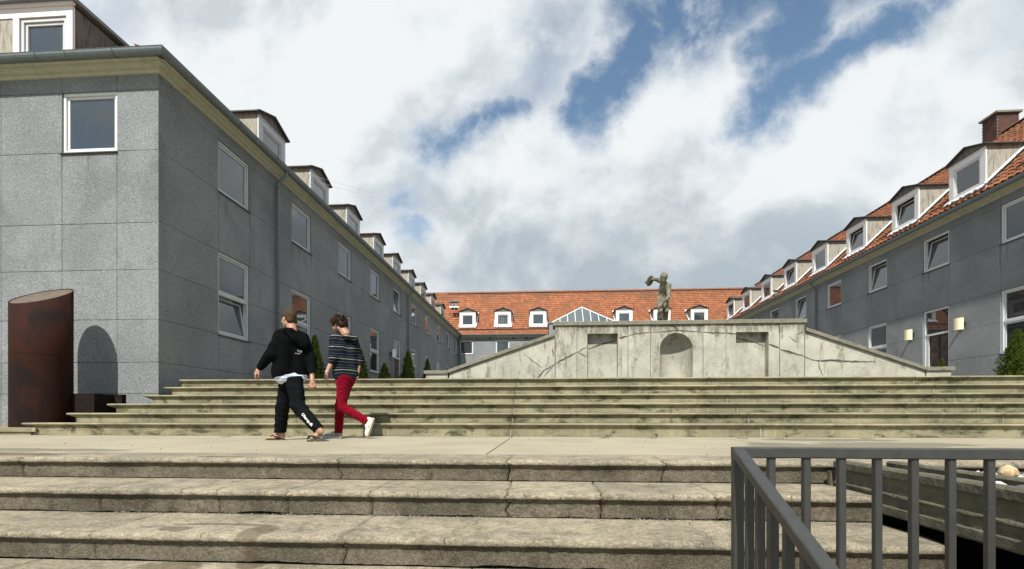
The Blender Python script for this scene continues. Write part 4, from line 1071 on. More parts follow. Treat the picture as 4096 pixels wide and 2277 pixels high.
# ------------------------------------------------------------------ cracked concrete wall with niches
SW = thing('niche_wall', 'cracked pale concrete wall with three niches and sloping shoulders atop the stairs', 'wall', (3.3, 12.0, TZ))
YW = 12.0; BT = 1.0
def prism_y(poly, y0, y1): return MB().prism(poly, 'y', y0, y1)
def piece(poly, y0, y1, name='wall_block', mat='grey_render'):
    return wlink(name, fixn(prism_y(poly, y0, y1).mesh(name, mat)), SW)
def rect(x0, x1, z0, z1): return [(x0, z0), (x1, z0), (x1, z1), (x0, z1)]
E_ = .011
piece(rect(-3.0, -2.45, BT, 1.385), YW+.0, YW+.45); piece(rect(9.05, 9.60, BT, 1.395), YW, YW+.45)
piece([(-2.44, BT), (.25, BT), (.25, 2.31), (-2.40, 1.39)], YW+.015, YW+.40)
piece([(6.275, BT), (9.04, BT), (9.02, 1.40), (6.275, 2.36)], YW+.015, YW+.40)
top = 2.565; nt = 2.36
def pil(x0, x1): piece(rect(x0+E_, x1-E_, BT, top), YW-.006, YW+.5)
pil(.26, .81); pil(2.05, 2.61); pil(3.86, 4.42); pil(5.67, 6.26)
for (a, b, n0, n1) in ((.81, 2.05, 1.06, 1.81), (4.42, 5.67, 4.65, 5.42)):
    piece(rect(a, n0, BT, top), YW+.004, YW+.5); piece(rect(n1, b, BT, top), YW+.004, YW+.5); piece(rect(n0, n1, nt, top), YW+.004, YW+.5)
    piece(rect(n0, n1, BT, nt), YW+.205, YW+.5, 'niche_back')
# arched niche: front face with a round-headed hole, half-cylinder recess and quarter-sphere head
ax, ar, az_ = 3.225, .395, 1.965
n = 24; V = []; F = []; g = MB()
arc = [(ax-ar, BT)]+[(ax-ar*math.cos(math.pi*k/n), az_+ar*math.sin(math.pi*k/n)) for k in range(n+1)]+[(ax+ar, BT)]
out = [(2.61, BT)]
for k in range(n+1):
    t = k/n
    if t < .25: out.append((2.61, az_+(top-az_)*t/.25))
    elif t < .75: out.append((2.61+(3.86-2.61)*(t-.25)/.5, top))
    else: out.append((3.86, top-(top-az_)*(t-.75)/.25))
out.append((3.86, BT))
V = [(p[0], YW+.004, p[1]) for p in arc]+[(p[0], YW+.004, p[1]) for p in out]; m_ = len(arc)
g.add(V, [(i, i+1, m_+i+1, m_+i) for i in range(m_-1)])
g.box(2.612, 3.858, YW+.46, YW+.5, BT, top-.002); g.box(2.612, 3.858, YW+.006, YW+.46, top-.03, top-.001)
wlink('wall_block', fixn(g.mesh('wall_block', 'grey_render')), SW)
rows_ = []; m2 = 20
V = []; F = []
for zz in (BT, az_):
    for k in range(m2+1):
        an = math.pi*k/m2; V.append((ax-ar*math.cos(an), YW+.004+ar*math.sin(an), zz))
F = [(k, k+1, m2+1+k+1, m2+1+k) for k in range(m2)]
b0 = m2+1; L_ = 10; prev = b0
for l in range(1, L_+1):
    ph = math.pi/2*l/L_; st = len(V)
    for k in range(m2+1):
        an = math.pi*k/m2; V.append((ax-ar*math.cos(an)*math.cos(ph), YW+.004+ar*math.sin(an)*math.cos(ph), az_+ar*math.sin(ph)))
    F += [(prev+k, prev+k+1, st+k+1, st+k) for k in range(m2)]; prev = st
g = MB(); g.add(V, F); wlink('niche_shell', g.mesh('niche_shell', 'grey_render', True), SW)
# coping stones
def coping(x0, x1, z, y0=YW-.045, y1=YW+.55, th=.095, dz=0.0):
    n = max(2, int((x1-x0)/.06)); V = []; cs = [(y0, z+.0), (y0, z+th-.008), (y0+.008, z+th), (y1, z+th), (y1, z)]
    for i in range(n+1):
        x = x0+(x1-x0)*i/n; up = dz*i/n
        for (yy, zz) in cs: V.append((x, yy+.004*nz(x*9, zz*30, yy), zz+up+.003*nz(x*11, yy*4, zz)))
    k = len(cs); F = [(i*k+j, i*k+(j+1) % k, (i+1)*k+(j+1) % k, (i+1)*k+j) for i in range(n) for j in range(k)]+[tuple(range(k)), tuple(n*k+j for j in range(k))]
    g = MB(); g.add(V, F); wlink('coping_stone', fixn(g.mesh('coping_stone', 'coping_stone')), SW)
cj = [.21, .82, 1.45, 2.06, 2.62, 3.22, 3.86, 4.42, 5.03, 5.68, 6.30]
for a, b in zip(cj, cj[1:]): coping(a+.003, b-.003, top+.002, dz=0)
coping(-3.05, -2.46, 1.388, th=.08); coping(9.04, 9.66, 1.398, th=.085)
for i in range(3): a = -2.455+2.70*i/3; coping(a+.002, a+2.70/3-.002, 1.395+.915*i/3, th=.085, dz=.915/3)
for i in range(3): a = 6.275+2.76*i/3; coping(a+.002, a+2.76/3-.002, 2.365-.965*i/3, th=.085, dz=-.965/3)
# rear mass carrying the statue
g = MB(); g.box(.3, 6.25, YW+.5, YW+3.4, BT, 2.50); g.box(-2.9, .3, YW+2.6, YW+3.4, BT, 1.4); g.box(6.25, 9.5, YW+2.6, YW+3.4, BT, 1.4)
wlink('platform', g.mesh('platform', 'grey_render'), SW)
# cracks: chipped open seams running over the face
def crack(pts, w0, y, name='crack', mat='crack_dark', amp=.012, seed=0, dep=.004, sub_=True):
    if sub_ and mat == 'crack_dark':
        crack([(x, z-.008) for x, z in pts], w0*2.4, y+.0012, 'spall', 'spall', amp*1.6, seed+.5, dep, False); w0 *= 1.5
    V = []; F = []; P = []
    for i in range(len(pts)-1):
        (xa, za), (xb, zb) = pts[i], pts[i+1]; k = max(2, int(math.hypot(xb-xa, zb-za)/.022))
        for j in range(k): P.append((xa+(xb-xa)*j/k, za+(zb-za)*j/k))
    P.append(pts[-1]); m = len(P)
    for i, (x, z) in enumerate(P):
        t = i/(m-1); wv = w0*(.35+.65*math.sin(math.pi*min(1, t*1.02)))*(.55+1.1*abs(nz(x*7, z*5, seed)))
        zz = z+amp*nz(x*14, seed, 3)+amp*.6*nz(x*45, seed, 6); xx = x+amp*nz(z*14, seed, 8)
        dxp, dzp = (P[min(i+1, m-1)][0]-P[max(i-1, 0)][0]), (P[min(i+1, m-1)][1]-P[max(i-1, 0)][1]); l = math.hypot(dxp, dzp) or 1
        nx_, nz_ = -dzp/l, dxp/l
        V += [(xx+nx_*wv, y-.001, zz+nz_*wv), (xx-nx_*wv, y-.001, zz-nz_*wv), (xx+nx_*wv, y-.001+dep, zz+nz_*wv), (xx-nx_*wv, y-.001+dep, zz-nz_*wv)]
    for i in range(m-1):
        a = i*4; b = a+4; F += [(a, b, b+1, a+1), (a+2, a+3, b+3, b+2), (a, a+2, b+2, b), (a+1, b+1, b+3, a+3)]
    g = MB(); g.add(V, F); wlink(name, g.mesh(name, mat), SW)
def W(px_, py_):   # points read off the wall face, given in metres
    return (px_, py_)
yf = YW-.008
crack([(-.02, 1.30), (.26, 1.62)], .006, YW+.013, seed=1)
crack([(-.27, 1.12), (-.12, 1.33), (-.02, 1.45), (.24, 1.60)], .010, YW+.013, seed=2)
crack([(.27, 1.62), (.45, 1.72), (.66, 1.83), (.80, 1.90)], .012, yf, seed=3)
crack([(.82, 1.90), (.93, 1.98), (1.05, 2.03)], .006, YW+.002, seed=4); crack([(.82, 1.90), (.95, 1.84), (1.055, 1.78)], .008, YW+.002, seed=5)
crack([(1.07, 2.0), (1.4, 2.12), (1.80, 2.22)], .012, YW+.203, seed=6)
crack([(1.82, 2.24), (2.04, 2.29)], .010, YW+.002, seed=7); crack([(2.06, 2.29), (2.25, 2.35), (2.60, 2.38)], .008, yf, seed=8)
crack([(2.62, 2.38), (2.9, 2.39), (3.2, 2.42), (3.5, 2.40), (3.85, 2.37)], .009, YW+.002, seed=9); crack([(3.87, 2.37), (4.1, 2.35), (4.41, 2.34)], .010, yf, seed=10)
crack([(4.43, 2.34), (4.64, 2.32)], .012, YW+.002, seed=11); crack([(4.66, 2.27), (5.1, 2.16), (5.41, 2.05)], .007, YW+.203, seed=12)
crack([(5.43, 2.06), (5.55, 2.01), (5.66, 1.97)], .016, YW+.002, seed=13); crack([(5.69, 1.93), (5.95, 1.85), (6.25, 1.76)], .014, yf, seed=14)
crack([(6.28, 1.75), (6.42, 1.68), (6.62, 1.64), (6.85, 1.66), (7.2, 1.635), (7.5, 1.62), (7.9, 1.62)], .013, YW+.013, seed=15)
crack([(6.58, 1.64), (6.61, 1.5), (6.66, 1.36), (6.70, 1.30)], .006, YW+.013, seed=16)
crack([(-.55, 1.90), (-.30, 1.70), (-.05, 1.52)], .005, YW+.013, seed=17); crack([(3.05, 2.55), (3.2, 2.50), (3.28, 2.40)], .010, YW+.002, seed=18)
crack([(.2, 2.02), (.22, 1.82)], .008, YW+.013, seed=19); crack([(2.98, 2.3), (2.93, 2.0), (2.97, 1.7)], .004, YW+.10, seed=20) if 0 else None
crack([(3.02, 2.47), (3.12, 2.53), (3.2, 2.50), (3.33, 2.44)], .030, YW+.002, seed=21, mat='stain_patch')
crack([(6.05, 2.28), (6.15, 2.32), (6.24, 2.36)], .006, yf, seed=22); crack([(5.9, 2.25), (6.0, 2.15), (6.1, 2.10)], .004, yf, seed=23)

# ------------------------------------------------------------------ rusty cylinder and steel box
cyl = thing('steel_cylinder', 'tall rusty steel cylinder cut off at a slant beside the left wing', 'sculpture', (-9.14, 8.16, .13))
n = 64; V = []; F = []; r = .428
def ztop(x, y): return 2.515+.0115*(x+9.14)+.56*(y-8.16)
for k in range(n):
    an = 2*math.pi*k/n; x, y = -9.14+r*math.cos(an), 8.16+r*math.sin(an)
    xi, yi = -9.14+(r-.012)*math.cos(an), 8.16+(r-.012)*math.sin(an)
    V += [(x, y, .13), (x, y, 1.42), (x, y, 1.424), (x, y, ztop(x, y)), (xi, yi, ztop(xi, yi)+.001), (xi, yi, ztop(xi, yi)-.02)]
for k in range(n):
    a, b = k*6, ((k+1) % n)*6
    for j in range(5): F.append((a+j, b+j, b+j+1, a+j+1))
g = MB(); g.add(V, F); wlink('shell', fixn(g.mesh('shell', 'rusty_steel', True)), cyl).data.shade_flat() if 0 else wlink('shell', g.mesh('shell', 'rusty_steel', True), cyl)
for q in cyl.children[0].data.polygons: pass
V = [(-9.14+(r-.013)*math.cos(2*math.pi*k/n), 8.16+(r-.013)*math.sin(2*math.pi*k/n), 0) for k in range(n)]; V = [(x, y, ztop(x, y)-.012) for x, y, _ in V]
simple('weathered_plate', (0.10, 0.075, 0.055), .6, .3, 8)
g = MB(); g.add(V+[(v[0], v[1], v[2]-.006) for v in V], [tuple(range(n)), tuple(range(n, 2*n))[::-1]]); wlink('top_plate', g.mesh('top_plate', 'weathered_plate'), cyl)
V = [(-9.14+(r+.0015)*math.cos(2*math.pi*k/n), 8.16+(r+.0015)*math.sin(2*math.pi*k/n), 1.42) for k in range(n)]
g = MB(); g.tube(V, .003, 4, closed=True); wlink('weld_seam', g.mesh('weld_seam', 'rusty_steel'), cyl)
g = MB(); g.box(-8.90, -8.30, 8.33, 8.85, .1, .735); g.box(-8.295, -8.15, 8.75, 8.85, .1, .74)
bx = link('steel_box', g.mesh('steel_box', 'box_steel'), None); bx['label'] = 'low dark rusty steel box standing right of the cylinder behind the steps'; bx['category'] = 'box'

# ------------------------------------------------------------------ pebble trough over the light shaft, right of the lower flight
tr = thing('pebble_trough', 'mossy concrete trough holding pebbles behind the grey railing', 'planter', (2.1, 3.6, 0))
def curb(x0, x1, y0, y1, z0, z1, side):
    prof = [(x0+.012, z0), (x0, z0+.012), (x0, z0+.055), (x0+.014, z0+.062), (x0+.014, z0+.115), (x0+.006, z0+.122), (x0+.006, z0+.130), (x0+.016, z0+.14), (x0+.016, z1-.060), (x0+.002, z1-.052), (x0, z1-.012), (x0+.012, z1), (x1-.01, z1), (x1, z1-.01), (x1, z0)]
    if not side: prof = [(x0+.01, z0), (x0, z1-.012), (x0+.012, z1), (x1-.01, z1), (x1, z1-.01), (x1, z0)]
    n = 60; V = []; k = len(prof)
    for i in range(n+1):
        y = y0+(y1-y0)*i/n
        for j, (x, z) in enumerate(prof): V.append((x+.004*nz(y*14, j*.6, x0*3)+.003*nz(y*40, j, 1), y, z+.003*nz(y*18, j, 5)))
    F = [(i*k+j, i*k+(j+1) % k, (i+1)*k+(j+1) % k, (i+1)*k+j) for i in range(n) for j in range(k)]+[tuple(range(k)), tuple(n*k+j for j in range(k))]
    g = MB(); g.add(V, F); wlink('curb', fixn(g.mesh('curb', 'curb_stone')), tr)
curb(2.075, 2.165, 1.10, 3.60, -.265, .022, True); curb(2.44, 2.52, 1.10, 3.60, -.06, .018, False)
g = MB(); g.box(2.165, 6.2, 1.10, 3.62, -.26, -.075); wlink('bed', g.mesh('bed', 'curb_stone'), tr)
g = MB(); g.box(2.07, 6.2, 3.63, 3.66, -.26, -.06); wlink('back_edge', g.mesh('back_edge', 'curb_stone'), tr)
wlink('pebbles', pebbles(1500, lambda r: (r.uniform(2.18, 4.4), r.uniform(1.5, 3.6), -.073), 0, .012, .026, 'pebble_mix', 'pebbles', 5), tr, kind='stuff')
wlink('pebbles', pebbles(110, lambda r: (r.uniform(2.55, 4.4), r.uniform(1.5, 3.6), -.055), 0, .008, .018, 'pebble_white', 'pebbles', 6), tr, kind='stuff')
def stone(x, y, z, rx, ry, rz_s, mat, label, seed):
    V = []; F = []; n, m = 10, 7
    for i in range(m+1):
        th = math.pi*i/m
        for k in range(n):
            ph = 2*math.pi*k/n; d = Vector((math.sin(th)*math.cos(ph), math.sin(th)*math.sin(ph), math.cos(th))); q = 1+.22*noise.noise(d*1.7+Vector((seed, 0, 0)))
            V.append((d.x*rx*q, d.y*ry*q, d.z*rz_s*q))
    F = [(i*n+k, i*n+(k+1) % n, (i+1)*n+(k+1) % n, (i+1)*n+k) for i in range(m) for k in range(n)]
    g = MB(); g.add(V, F); o = link('stone', g.mesh('stone', mat, True), None, (x, y, z)); o['label'] = label; o['category'] = 'stone'; o['group'] = 'stones lying on the trough'
stone(2.97, 3.28, -.02, .055, .04, .045, 'pebble_tan', 'ochre and grey knobbly stone, the largest on the trough', 1)
stone(3.06, 3.16, -.045, .085, .04, .022, 'pebble_white', 'flat long white stone right of the ochre stone', 2)
stone(3.17, 3.06, -.045, .035, .03, .022, 'pebble_dark', 'small dark blue-grey stone right of the long white stone', 3)
stone(3.25, 3.04, -.045, .03, .03, .022, 'pebble_tan', 'small tan stone at the right end of the stone row', 4)
stone(2.31, 2.62, -.035, .055, .05, .045, 'pebble_white', 'white stone peeping over the front curb of the trough', 5)
stone(2.35, 2.52, -.035, .045, .035, .04, 'pebble_dark', 'dark stone beside the white one behind the front curb', 6)
# light shaft under it
g = MB(); g.box(2.05, 6.3, 3.665, 3.72, -1.16, -.27); g.box(6.2, 6.3, 1.10, 3.66, -1.16, -.27); g.box(2.05, 6.3, 1.0, 1.095, -1.16, -.27)
g.box(2.05, 6.2, 1.10, 3.66, -1.165, -1.15)
ls = link('light_shaft', g.mesh('light_shaft', 'core_dark'), None); ls['kind'] = 'structure'

# ------------------------------------------------------------------ railing
rl = thing('metal_railing', 'dark grey painted metal railing with square balusters at lower right', 'railing', (.742, 1.90, -.668))
def beam(p, q, wd, ht, name):
    p, q = Vector(p), Vector(q); d = (q-p).normalized(); s = d.cross(Vector((0, 0, 1))).normalized(); u = s.cross(d).normalized(); V = []
    c = .004; sec = [(-wd/2+c, -ht/2), (wd/2-c, -ht/2), (wd/2, -ht/2+c), (wd/2, ht/2-c), (wd/2-c, ht/2), (-wd/2+c, ht/2), (-wd/2, ht/2-c), (-wd/2, -ht/2+c)]
    n = max(2, int((q-p).length/.02))
    for i in range(n+1):
        o = p+(q-p)*i/n
        for j, (a, b) in enumerate(sec):
            w_ = .0006*nz(i*.35, j, p.x*9); V.append(o+s*(a+w_)+u*(b+w_))
    F = [(i*8+j, i*8+(j+1) % 8, (i+1)*8+(j+1) % 8, (i+1)*8+j) for i in range(n) for j in range(8)]+[tuple(range(8)), tuple(n*8+j for j in range(8))]
    g = MB(); g.add(V, F); wlink(name, fixn(g.mesh(name, 'rail_paint')), rl)
def post(x, y, z0, z1, s, name='baluster'):
    g = MB(); c = .003; h = s/2
    g.prism([(x-h+c, y-h), (x+h-c, y-h), (x+h, y-h+c), (x+h, y+h-c), (x+h-c, y+h), (x-h+c, y+h), (x-h, y+h-c), (x-h, y-h+c)], 'z', z0, z1); wlink(name, fixn(g.mesh(name, 'rail_paint')), rl)
CX, CY, CZ = .742, 1.90, .205
beam((CX-.018, CY, CZ), (2.75, CY-.06, CZ-.001), .042, .040, 'top_rail')
SE = (.655, 0.95, -.112)
beam((CX, CY-.005, CZ+.001), SE, .042, .038, 'stair_rail')
post(CX, CY, -.668, CZ-.02, .037, 'corner_post'); post(1.785, 1.868, -.668, CZ-.02, .036, 'end_post')
for x in (.865, .992, 1.118, 1.245, 1.372, 1.50, 1.632, 1.93, 2.06, 2.19, 2.32): post(x, CY-.06*(x-CX)/2.0, -.668, CZ-.019, .026)
for y in (1.762, 1.655, 1.54, 1.425, 1.31, 1.19, 1.07):
    t = (CY-y)/(CY-SE[1]); x = CX+(SE[0]-CX)*t; z = CZ+(SE[2]-CZ)*t
    foot = -.668 if y > 1.541 else -.835
    post(x, y, foot, z-.018, .026)

# ------------------------------------------------------------------ shrubs
def conifer(x, y, z0, h, rad, label, seed):
    t = thing('conifer_shrub', label, 'shrub', (x, y, z0), 'young conifers along the walls'); rg = np.random.default_rng(seed)
    g = MB(); g.tube([(0, 0, 0), (0, 0, h*.9)], .03, 6, .006); link('trunk', g.mesh('trunk', 'trunk_bark'), t)
    n = int(1700*h*max(rad, .2)/.3); V = []; F = []; A = []
    bumps = rg.uniform(0, 6.28, 8)
    def prof(u, ph): # radius at relative height u
        base = (1-u)**.75*(.35+.65*min(1, u*5+.35)); return rad*base*(1+.20*math.sin(3*ph+bumps[0]+u*9)+.14*math.sin(5*ph+bumps[1]-u*15)+.10*math.sin(u*40+bumps[2]+2*ph))
    for i in range(n):
        u = rg.random()**1.25; ph = rg.uniform(0, 6.28); rr = prof(u, ph)*rg.uniform(.62, 1.08)
        c = np.array([rr*math.cos(ph), rr*math.sin(ph), u*h]); col = rg.random()
        # a fan-shaped spray: three narrow blades leaning out and up
        o_ = np.array([math.cos(ph), math.sin(ph), .0]); up = np.array([0, 0, 1.]); sd = np.cross(up, o_)
        L = rg.uniform(.05, .105)*(1.2-u*.5); tw = rg.uniform(-.7, .7)
        for q in (-.45, 0, .45):
            d = o_*rg.uniform(.25, .8)+up*rg.uniform(.5, 1.0)+sd*(q+tw*.4); d /= np.linalg.norm(d)
            wv = np.cross(d, o_*math.cos(tw)+sd*math.sin(tw)); nw = np.linalg.norm(wv); wv = wv/(nw+1e-6)*L*.17
            k = len(V); V += [c, c+d*L*.55+wv, c+d*L, c+d*L*.55-wv]; F.append((k, k+1, k+2, k+3)); A += [col*.8, col, min(1, col*1.1), col]
    link('crown', npmesh('crown', np.array(V), np.array(F), 'thuja', False, ('rnd', A)), t)
    g = MB(); n2 = 12; V = []; F = []
    for i in range(9):
        u = i/8*.93
        for k in range(n2): ph = 2*math.pi*k/n2; r_ = prof(u, ph)*.60; V.append((r_*math.cos(ph), r_*math.sin(ph), u*h+.02))
    F = [(i*n2+k, i*n2+(k+1) % n2, (i+1)*n2+(k+1) % n2, (i+1)*n2+k) for i in range(8) for k in range(n2)]
    g.add(V, F); me = g.mesh('inner_foliage', 'thuja'); link('inner_foliage', me, t, kind='stuff')
conifer(-6.9, 14.0, TZ, 1.65, .33, 'bushy green conifer largely hidden behind the man in the black hoodie', 1)
conifer(-6.9, 17.65, TZ, 1.72, .34, 'green conifer showing right behind the man in the striped sweater', 2)
conifer(-6.9, 20.3, TZ, 1.48, .42, 'low broad conifer left of the dark door in the left wing', 3)
conifer(-6.9, 23.9, TZ, 2.5, .50, 'tall full conifer right of the dark door in the left wing', 4)
conifer(-6.9, 27.9, TZ, 2.6, .42, 'narrow conifer just left of the pale wall end', 5)
conifer(13.62, 14.75, TZ, 1.72, .47, 'large dense conifer cut off by the right edge of the view', 6)
conifer(13.5, 17.25, TZ, 1.15, .22, 'small conifer tip in front of the brown door of the right wing', 7)

# ------------------------------------------------------------------ overhead wires, cord, litter
for i, (a, b, lab) in enumerate((((-8.9, 17.2, 9.30), (15.6, 36.5, 9.9), 'thin upper wire strung across the courtyard sky'), ((-8.9, 17.6, 9.25), (15.6, 35.0, 9.5), 'thin lower wire strung across the courtyard sky'))):
    A_, B_ = Vector(a), Vector(b); g = MB(); g.tube([tuple(A_.lerp(B_, t/16)+Vector((0, 0, -.9*4*(t/16)*(1-t/16)*.5))) for t in range(17)], .0038, 5)
    o = link('overhead_wire', g.mesh('overhead_wire', 'cable'), None); o['label'] = lab; o['category'] = 'wire'; o['group'] = 'wires across the courtyard'
g = MB(); pts = [(1.70, 4.12, .006), (1.62, 4.05, .008), (1.55, 3.97, .006), (1.75, 3.975, .008), (1.95, 3.98, .007), (2.02, 4.0, .008), (1.88, 3.965, .012), (1.72, 3.98, .009), (1.66, 4.03, .012), (1.80, 4.07, .008), (1.98, 4.07, .007), (2.03, 4.05, .008)]
g.tube(pts, .0045, 6); o = link('white_cord', g.mesh('white_cord', 'white_cord', True), None); o['label'] = 'loose white cord lying looped on the edge of the landing'; o['category'] = 'cord'
o = link('litter', pebbles(150, lambda r: (r.uniform(-6, 7), r.uniform(4.2, 7.4), .002), 0, .003, .008, 'leaf_litter', 'litter', 9), None, kind='stuff'); o['label'] = 'small dark crumbs and leaf bits scattered on the landing'; o['category'] = 'litter'
o = link('moss', pebbles(240, lambda r: (r.choice([-5.0, -3.95, .9, 2.9, 3.4, 1.6, 4.6])+r.normal(0, .05), 7.2+r.normal(0, .05), .002), 0, .004, .010, 'thuja', 'moss', 10), None, kind='stuff'); o['label'] = 'small clumps of moss on the landing near the stone steps'; o['category'] = 'moss'
#PBEGIN
# ------------------------------------------------------------------ bodies: smooth unions of tapered capsules and ellipsoids, meshed with surface nets
def sd_caps(X, Y, Z, p, q, r1, r2):
    p = np.array(p, float); q = np.array(q, float); d = q-p; L2 = d@d+1e-12
    t = np.clip(((X-p[0])*d[0]+(Y-p[1])*d[1]+(Z-p[2])*d[2])/L2, 0, 1)
    return np.sqrt((X-p[0]-t*d[0])**2+(Y-p[1]-t*d[1])**2+(Z-p[2]-t*d[2])**2)-(r1+(r2-r1)*t)
def sd_ell(X, Y, Z, c, r, Rm):
    x, y, z = X-c[0], Y-c[1], Z-c[2]
    if Rm is not None: x, y, z = (Rm[0][0]*x+Rm[1][0]*y+Rm[2][0]*z, Rm[0][1]*x+Rm[1][1]*y+Rm[2][1]*z, Rm[0][2]*x+Rm[1][2]*y+Rm[2][2]*z)
    k0 = np.sqrt((x/r[0])**2+(y/r[1])**2+(z/r[2])**2); k1 = np.sqrt((x/r[0]**2)**2+(y/r[1]**2)**2+(z/r[2]**2)**2)+1e-9
    return k0*(k0-1)/k1
def surfnet(F, lo, h):
    S = F < 0; nx, ny, nz_ = F.shape
    acc = np.zeros((nx-1, ny-1, nz_-1, 3)); cnt = np.zeros((nx-1, ny-1, nz_-1))
    for ax in range(3):
        sl0 = [slice(None)]*3; sl1 = [slice(None)]*3; sl0[ax] = slice(0, -1); sl1[ax] = slice(1, None)
        a, b = F[tuple(sl0)], F[tuple(sl1)]; cr = (a < 0) != (b < 0)
        t = np.where(cr, a/(a-b+1e-12*(a == b)), 0); o = [k for k in range(3) if k != ax]
        for i in (0, 1):
            for j in (0, 1):
                s = [slice(None)]*3
                s[o[0]] = slice(0, -1) if i == 0 else slice(1, None); s[o[1]] = slice(0, -1) if j == 0 else slice(1, None)
                c = cr[tuple(s)]; tt = t[tuple(s)]
                cnt += c; acc[..., ax] += c*tt; acc[..., o[0]] += c*i; acc[..., o[1]] += c*j
    m = cnt > 0; idx = -np.ones(m.shape, int); idx[m] = np.arange(m.sum())
    I = np.argwhere(m); V = (I+acc[m]/cnt[m][:, None])*h+np.array(lo)
    Q = []
    for ax in range(3):
        o = [(ax+1) % 3, (ax+2) % 3]
        sl0 = [slice(1, -1)]*3; sl1 = [slice(1, -1)]*3; sl0[ax] = slice(0, -1); sl1[ax] = slice(1, None)
        a, b = S[tuple(sl0)], S[tuple(sl1)]; E = np.argwhere(a != b)
        if len(E) == 0: continue
        flip = a[tuple(E.T)]; base = E.copy(); base[:, o[0]] += 1; base[:, o[1]] += 1
        def cell(di, dj):
            c = base.copy(); c[:, o[0]] -= di; c[:, o[1]] -= dj; return idx[tuple(c.T)]
        q = np.stack([cell(1, 1), cell(0, 1), cell(0, 0), cell(1, 0)], 1); q[~flip] = q[~flip][:, ::-1]; Q.append(q)
    return V, np.concatenate(Q)
def blob(prims, h, cuts=(), fold=None, pad=.03):
    los = []; his = []
    for p in prims:
        if p[0] == 'c': r = max(p[3], p[4]); los += [np.minimum(p[1], p[2])-r]; his += [np.maximum(p[1], p[2])+r]
        else: r = max(p[2]); los += [np.array(p[1])-r]; his += [np.array(p[1])+r]
    lo = np.min(los, 0)-pad; hi = np.max(his, 0)+pad; n = np.ceil((hi-lo)/h).astype(int)+1
    F = np.full(n, .12, np.float32); ax = [lo[i]+np.arange(n[i])*h for i in range(3)]
    for p, a, b in zip(prims, los, his):
        k = p[-1]; m = max(k, .01)*1.3+.015; s = [slice(max(0, int((a[i]-m-lo[i])/h)), min(n[i], int((b[i]+m-lo[i])/h)+2)) for i in range(3)]
        X, Y, Z = np.meshgrid(ax[0][s[0]], ax[1][s[1]], ax[2][s[2]], indexing='ij', sparse=True)
        d = sd_caps(X, Y, Z, p[1], p[2], p[3], p[4]) if p[0] == 'c' else sd_ell(X, Y, Z, p[1], p[2], p[3])
        A = F[tuple(s)]
        hh = np.clip(.5+.5*(A-d)/k, 0, 1); F[tuple(s)] = A*(1-hh)+d*hh-k*hh*(1-hh)
    X, Y, Z = np.meshgrid(*ax, indexing='ij', sparse=True)
    if fold is not None: F += fold(X, Y, Z).astype(np.float32)
    for c in cuts: F = np.maximum(F, c(X, Y, Z).astype(np.float32))
    F[0] = F[-1] = .1; F[:, 0] = F[:, -1] = .1; F[:, :, 0] = F[:, :, -1] = .1
    return surfnet(F, lo, h)
def plane(p, nrm):   # keeps the side the normal points away from
    p = np.array(p, float); nrm = np.array(nrm, float); nrm /= np.linalg.norm(nrm)
    return lambda X, Y, Z: (X-p[0])*nrm[0]+(Y-p[1])*nrm[1]+(Z-p[2])*nrm[2]
def folds(amp, f, sk=(0, 0, 0), seed=0):
    def fn(X, Y, Z):
        a = f*(X*(.6+sk[0])+Y*.5+Z*(1.0+sk[2])); b = f*(X*-.8+Y*.7+Z*1.5)*.7
        return amp*(np.sin(a+2.2*np.sin(b*.35+seed)+seed)*.6+np.sin(b+1.7*np.sin(a*.3)+seed*2)*.4)
    return fn
def part(name, VF, mat, parent, attr=None):
    V, F = VF; V = V-np.array(parent.location)
    return link(name, npmesh(name, V, F, mat, True), parent)
def join(*vfs):
    Vs = []; Fs = []; o = 0
    for V, F in vfs: Vs.append(V); Fs.append(F+o); o += len(V)
    return np.concatenate(Vs), np.concatenate(Fs)
def frame(fwd, up):
    f = Vector(fwd).normalized(); l = Vector(up).cross(f).normalized(); u = f.cross(l); return np.array([f, l, u]).T     # columns: forward, left, up
def xf(VF, Rm, c, s=1.0): return (VF[0]*s)@Rm.T+np.array(c), VF[1]
def headmesh():
    P = [('e', (-.012, 0, .032), (.098, .077, .092), None, .01), ('e', (.030, 0, -.030), (.062, .060, .082), None, .03), ('c', (-.005, .045, -.055), (.062, .016, -.096), .028, .020, .02), ('c', (-.005, -.045, -.055), (.062, -.016, -.096), .028, .020, .02),
         ('c', (.074, 0, -.098), (.072, 0, -.094), .018, .016, .015), ('c', (.084, 0, .010), (.106, 0, -.028), .008, .013, .010), ('c', (.092, .012, -.032), (.092, -.012, -.032), .009, .009, .008),
         ('c', (.078, .034, .024), (.088, .010, .022), .008, .009, .010), ('c', (.078, -.034, .024), (.088, -.010, .022), .008, .009, .010), ('c', (.082, .022, -.060), (.090, 0, -.060), .007, .008, .006), ('c', (.082, -.022, -.060), (.090, 0, -.060), .007, .008, .006),
         ('e', (.066, .038, -.022), (.022, .018, .018), None, .02), ('e', (.066, -.038, -.022), (.022, .018, .018), None, .02)]
    for s in (1, -1):
        P += [('e', (-.006, s*.077, -.008), (.019, .010, .031), None, .006), ('e', (.0, s*.072, -.012), (.012, .010, .018), None, .006)]
    P += [('c', (-.030, 0, -.05), (-.052, 0, -.165), .056, .060, .03)]
    return blob(P, .0042)
HEAD = headmesh()
